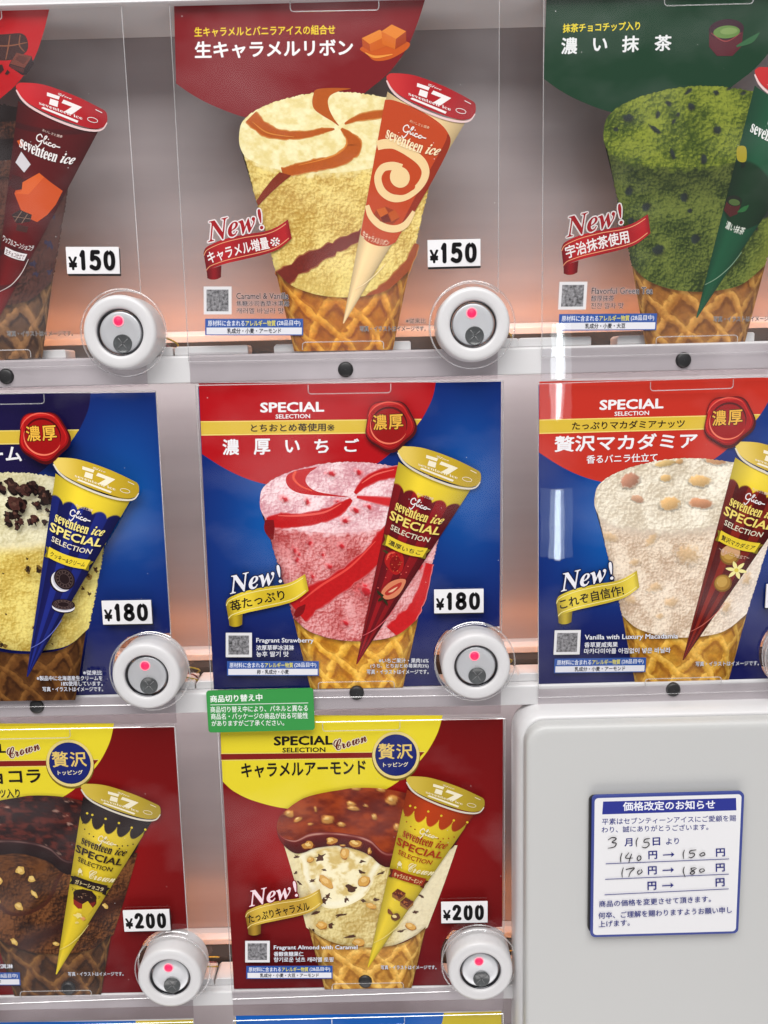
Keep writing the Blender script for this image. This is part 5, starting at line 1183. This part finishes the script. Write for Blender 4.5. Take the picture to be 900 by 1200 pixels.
# ------------------------------------------------------------------ price tags
DIG = {'1': [[(.25, .80), (.62, 1.0), (.62, 0)]], '5': [[(.88, 1), (.24, 1), (.16, .56), (.50, .66), (.86, .54), (.95, .30), (.80, .06), (.45, 0), (.06, .10)]],
       '8': [[(.5, .54), (.18, .66), (.16, .88), (.5, 1), (.84, .88), (.82, .66), (.5, .54), (.12, .40), (.08, .14), (.5, 0), (.92, .14), (.88, .40), (.5, .54)]],
       '0': [[(.5, 1), (.16, .86), (.06, .5), (.16, .14), (.5, 0), (.84, .14), (.94, .5), (.84, .86), (.5, 1)]], '2': [[(.08, .78), (.24, .96), (.52, 1), (.84, .88), (.86, .66), (.62, .42), (.10, .02), (.95, .02)]]}
def digit(i, ch, x0, x1, col):
    y0, y1, w = -3.45, 3.55, 1.85
    for p in DIG[ch]:
        q = np.array(p, float); q = np.c_[x0 + w / 2 + (x1 - x0 - w) * q[:, 0], y0 + (y1 - y0) * q[:, 1], np.full(len(q), w)]
        if ch == '1':
            i.stroke(q[:2], col, round_=True, n=2); i.stroke(q[1:], col, round_=True, n=2)
        elif ch == '2':
            i.stroke(q[:-1], col, round_=True, n=8); i.stroke(q[-2:], col, round_=True, n=2)
        elif ch == '5':
            i.stroke(q[:2], col, round_=True, n=2); i.stroke(q[1:3], col, round_=True, n=2); i.stroke(q[2:], col, round_=True, n=8)
        else: i.stroke(q, col, n=8)
def price_tag(quad, price, label):
    Y = -.0036; q = on_plane([p[0] for p in quad], [p[1] for p in quad], Y); c = q.mean(0); d = q[1] - q[0]; ang = math.atan2(d[1], d[0])
    w, h = .0236, .01165
    root = empty('price_tag', (c[0], Y, c[1]), label, 'price tag', 'price tags on the cards', -ang)
    b = MB(); b.box(-w / 2 + .0002, w / 2 + .0001, .0002, .0010, -h / 2 - .0008, h / 2 - .0006); b.build('shadow_backing', BLACK, root)  # black slab set lower, drawn as the tag's shadow line
    b = MB(); b.box(-w / 2, w / 2, -.0006, .00015, -h / 2, h / 2); b.build('tag_plate', TAGW, root, bevel=.0001, seg=2)
    i = Ink(MM, Layers(-.00061)); k = (20, 18, 20)
    if price:
        i.text('¥', (-10.9, -4.2), (-7.0, -4.2), 5.8, k, .04, y_up=True)
        for ch, a, bb in zip(price, *(((-6.5, -2.0, 4.4), (-2.4, 4.2, 10.6)) if price[0] == '1' else ((-6.6, -.8, 4.9), (-1.0, 4.7, 10.4)))):
            digit(i, ch, a + .2, bb - .3, k)
    i.build('price_lettering', root)
TAGS = [([(76, 289), (141, 289), (142.5, 321), (77.5, 322)], '150', '¥150 price tag on the clear film of the dark chocolate cone card'),
        ([(500, 281.5), (563, 280), (564, 312), (501, 313)], '150', '¥150 price tag beside the caramel ice cream picture'),
        ([(118.5, 704), (178.5, 703), (180, 730.5), (119.5, 731.5)], '180', '¥180 price tag on the cookies and cream card'),
        ([(508, 691), (567, 690), (567, 717.5), (508.5, 718)], '180', '¥180 price tag on the strawberry card'),
        ([(143.5, 1066.5), (199.5, 1065), (201, 1090), (145, 1091)], '200', '¥200 price tag on the chocolate gateau card'),
        ([(516, 1056.5), (572, 1055.5), (572, 1080.5), (516.5, 1081.5)], '200', '¥200 price tag on the caramel almond card'),
        ([(896, 684.5), (956, 683.5), (956, 711), (896.5, 712)], '180', 'price tag cut off by the right edge, on the macadamia card')]
for t in TAGS: price_tag(*t)

# ------------------------------------------------------------------ green sticker and price notice
def plate(name, label, cat, quad, Y, w, h, r, thick, col, group=None):
    q = on_plane([p[0] for p in quad], [p[1] for p in quad], Y); c = q.mean(0)
    d = (q[1] - q[0]) + (q[2] - q[3]); ang = math.atan2(d[1], d[0])
    root = empty(name, (c[0], Y, c[1]), label, cat, group, -ang); return root, quad_T(quad, w, h)
Q = [(241, 808), (368.5, 805.5), (369.5, 856), (243, 860)]
gs, T = plate('sticker', 'small green notice sticker with white writing below the strawberry card', 'sticker', Q, -.0045, .0520, .0214, .002, .0006, None)
b = MB(); b.slab([(x, z) for x, z in rounded(-.0260, .0260, -.0107, .0107, .0014, 6)], -.0002, .0006); b.build('sticker_plate', mat('green_sticker', tuple(lin((44, 142, 62))), .45, noise=.03, nscale=80), gs)
i = Ink(T, Layers(-.00021)); w_ = (232, 238, 232)
i.stroke([(246, 825.3, .7), (362.5, 823.2, .7)], w_)
i.text('商品切り替え中', (246, 822.4), (309, 820.6), 9, w_, .022)
i.text('商品切り替え中により、パネルと異なる', (246, 835), (362, 833.2), 7.6, w_, .012); i.text('商品名・パッケージの商品が出る可能性', (246.4, 843.6), (362, 842.2), 7.6, w_, .012); i.text('がありますがご了承ください。', (247, 852), (334, 850.8), 7.2, w_, .012)
i.build('sticker_lettering', gs)

Q = [(688, 932), (872.5, 925), (867, 1094), (693, 1097)]
pn, T = plate('price_notice', 'white price change notice with blue border and handwritten figures', 'notice', Q, -.0236, .0717, .0738, .003, .0012, None)
b = MB(); b.slab([(x, z) for x, z in rounded(-.0367, .0352, -.0352, .0360, .0026, 8)], .0006, .0022); b.build('magnet_backing', BLACK, pn)
b = MB(); b.slab([(x, z) for x, z in rounded(-.03585, .03585, -.0369, .0369, .0024, 8)], -.0008, .0005); b.build('notice_plate', mat('blue_edge', tuple(lin((52, 66, 140))), .4), pn, bevel=.0003)
i = Ink(lambda q: q, Layers(-.00082)); i.poly(rounded(-.0346, .0346, -.0357, .0357, .0018, 6), (226, 226, 228)); face = i.build('notice_face', pn)
i = Ink(T, i.L); bl = (52, 58, 128); nb = (40, 44, 120)
z4 = lambda x, y: (670 + x / 4.09, 900 + y / 4.09)
hp = [z4(*p) for p in ((128, 158), (786, 134), (789, 196), (126, 221))]; i.poly(hp, (48, 56, 140))
i.text('価格改定のお知らせ', z4(226, 204), z4(682, 190), 11.2, (230, 232, 240), .024)
i.text('平素はセブンティーンアイスにご愛顧を賜', z4(127, 272), z4(788, 250), 7.8, bl, .010); i.text('わり、誠にありがとうございます。', z4(127, 311), z4(650, 294), 7.6, bl, .010)
i.text('月', z4(240, 376), z4(279, 374), 9.6, nb, .02); i.text('日', z4(377, 371), z4(414, 369), 9.6, nb, .022); i.text('より', z4(442, 366), z4(506, 363), 7.6, bl, .012)
for y, yr in ((437, 424), (511, 497), (584, 568)):
    i.text('円', z4(358, y), z4(401, y - 2), 9.8, nb, .022); i.text('円', z4(690, yr), z4(735, yr - 2), 9.8, nb, .022)
    a, b_ = z4(428, y - 21), z4(484, y - 24); i.stroke([(*a, 1.2), (b_[0] - 1, b_[1], 1.2)], nb); i.poly([(b_[0] - 4, b_[1] - 3), b_, (b_[0] - 4, b_[1] + 3.2), (b_[0] - 3, b_[1])], nb)
for y0, y1 in ((457, 433), (531, 507), (604, 578)): i.stroke([(*z4(152, y0), .8), (*z4(754, y1), .8)], bl)
i.text('商品の価格を変更させて頂きます。', z4(128, 663), z4(668, 641), 7.4, bl, .010); i.text('何卒、ご理解を賜わりますようお願い申し', z4(127, 718), z4(772, 694), 7.6, bl, .010); i.text('上げます。', z4(130, 757), z4(278, 750), 7.2, bl, .010)
i.build('notice_lettering', face)
i = Ink(T, i.L)
hand = [[(158, 342), (178, 330), (198, 336), (178, 353), (198, 358), (190, 375), (158, 382)], [(303, 330), (295, 350), (298, 374)], [(362, 333), (338, 338), (333, 352), (352, 352), (358, 366), (340, 379), (322, 374)],
        [(228, 404), (222, 428), (224, 450)], [(262, 402), (246, 428), (282, 428)], [(275, 408), (268, 430), (262, 452)], [(310, 416), (302, 430), (308, 440), (320, 432), (318, 420), (308, 417)],
        [(237, 474), (231, 500), (234, 522)], [(250, 486), (255, 482), (290, 476), (272, 496), (264, 520)], [(318, 484), (306, 494), (312, 506), (328, 494), (322, 482)],
        [(532, 388), (526, 408), (529, 432)], [(590, 388), (562, 392), (558, 404), (576, 404), (582, 414), (566, 426), (552, 422)], [(622, 402), (608, 410), (614, 418), (632, 412), (628, 402), (616, 402)],
        [(533, 470), (528, 492), (538, 520)], [(588, 474), (566, 478), (572, 488), (584, 496), (574, 506), (562, 500), (574, 490), (594, 476)], [(622, 478), (608, 486), (614, 496), (632, 488), (624, 478)]]
for hnd in hand:
    p = [(*z4(*q), 1.15) for q in hnd]; p[0] = (*p[0][:2], .8); p[-1] = (*p[-1][:2], .7); i.stroke(p, (24, 20, 26), n=6)
i.build('handwriting', face)
bpy.context.view_layer.update()
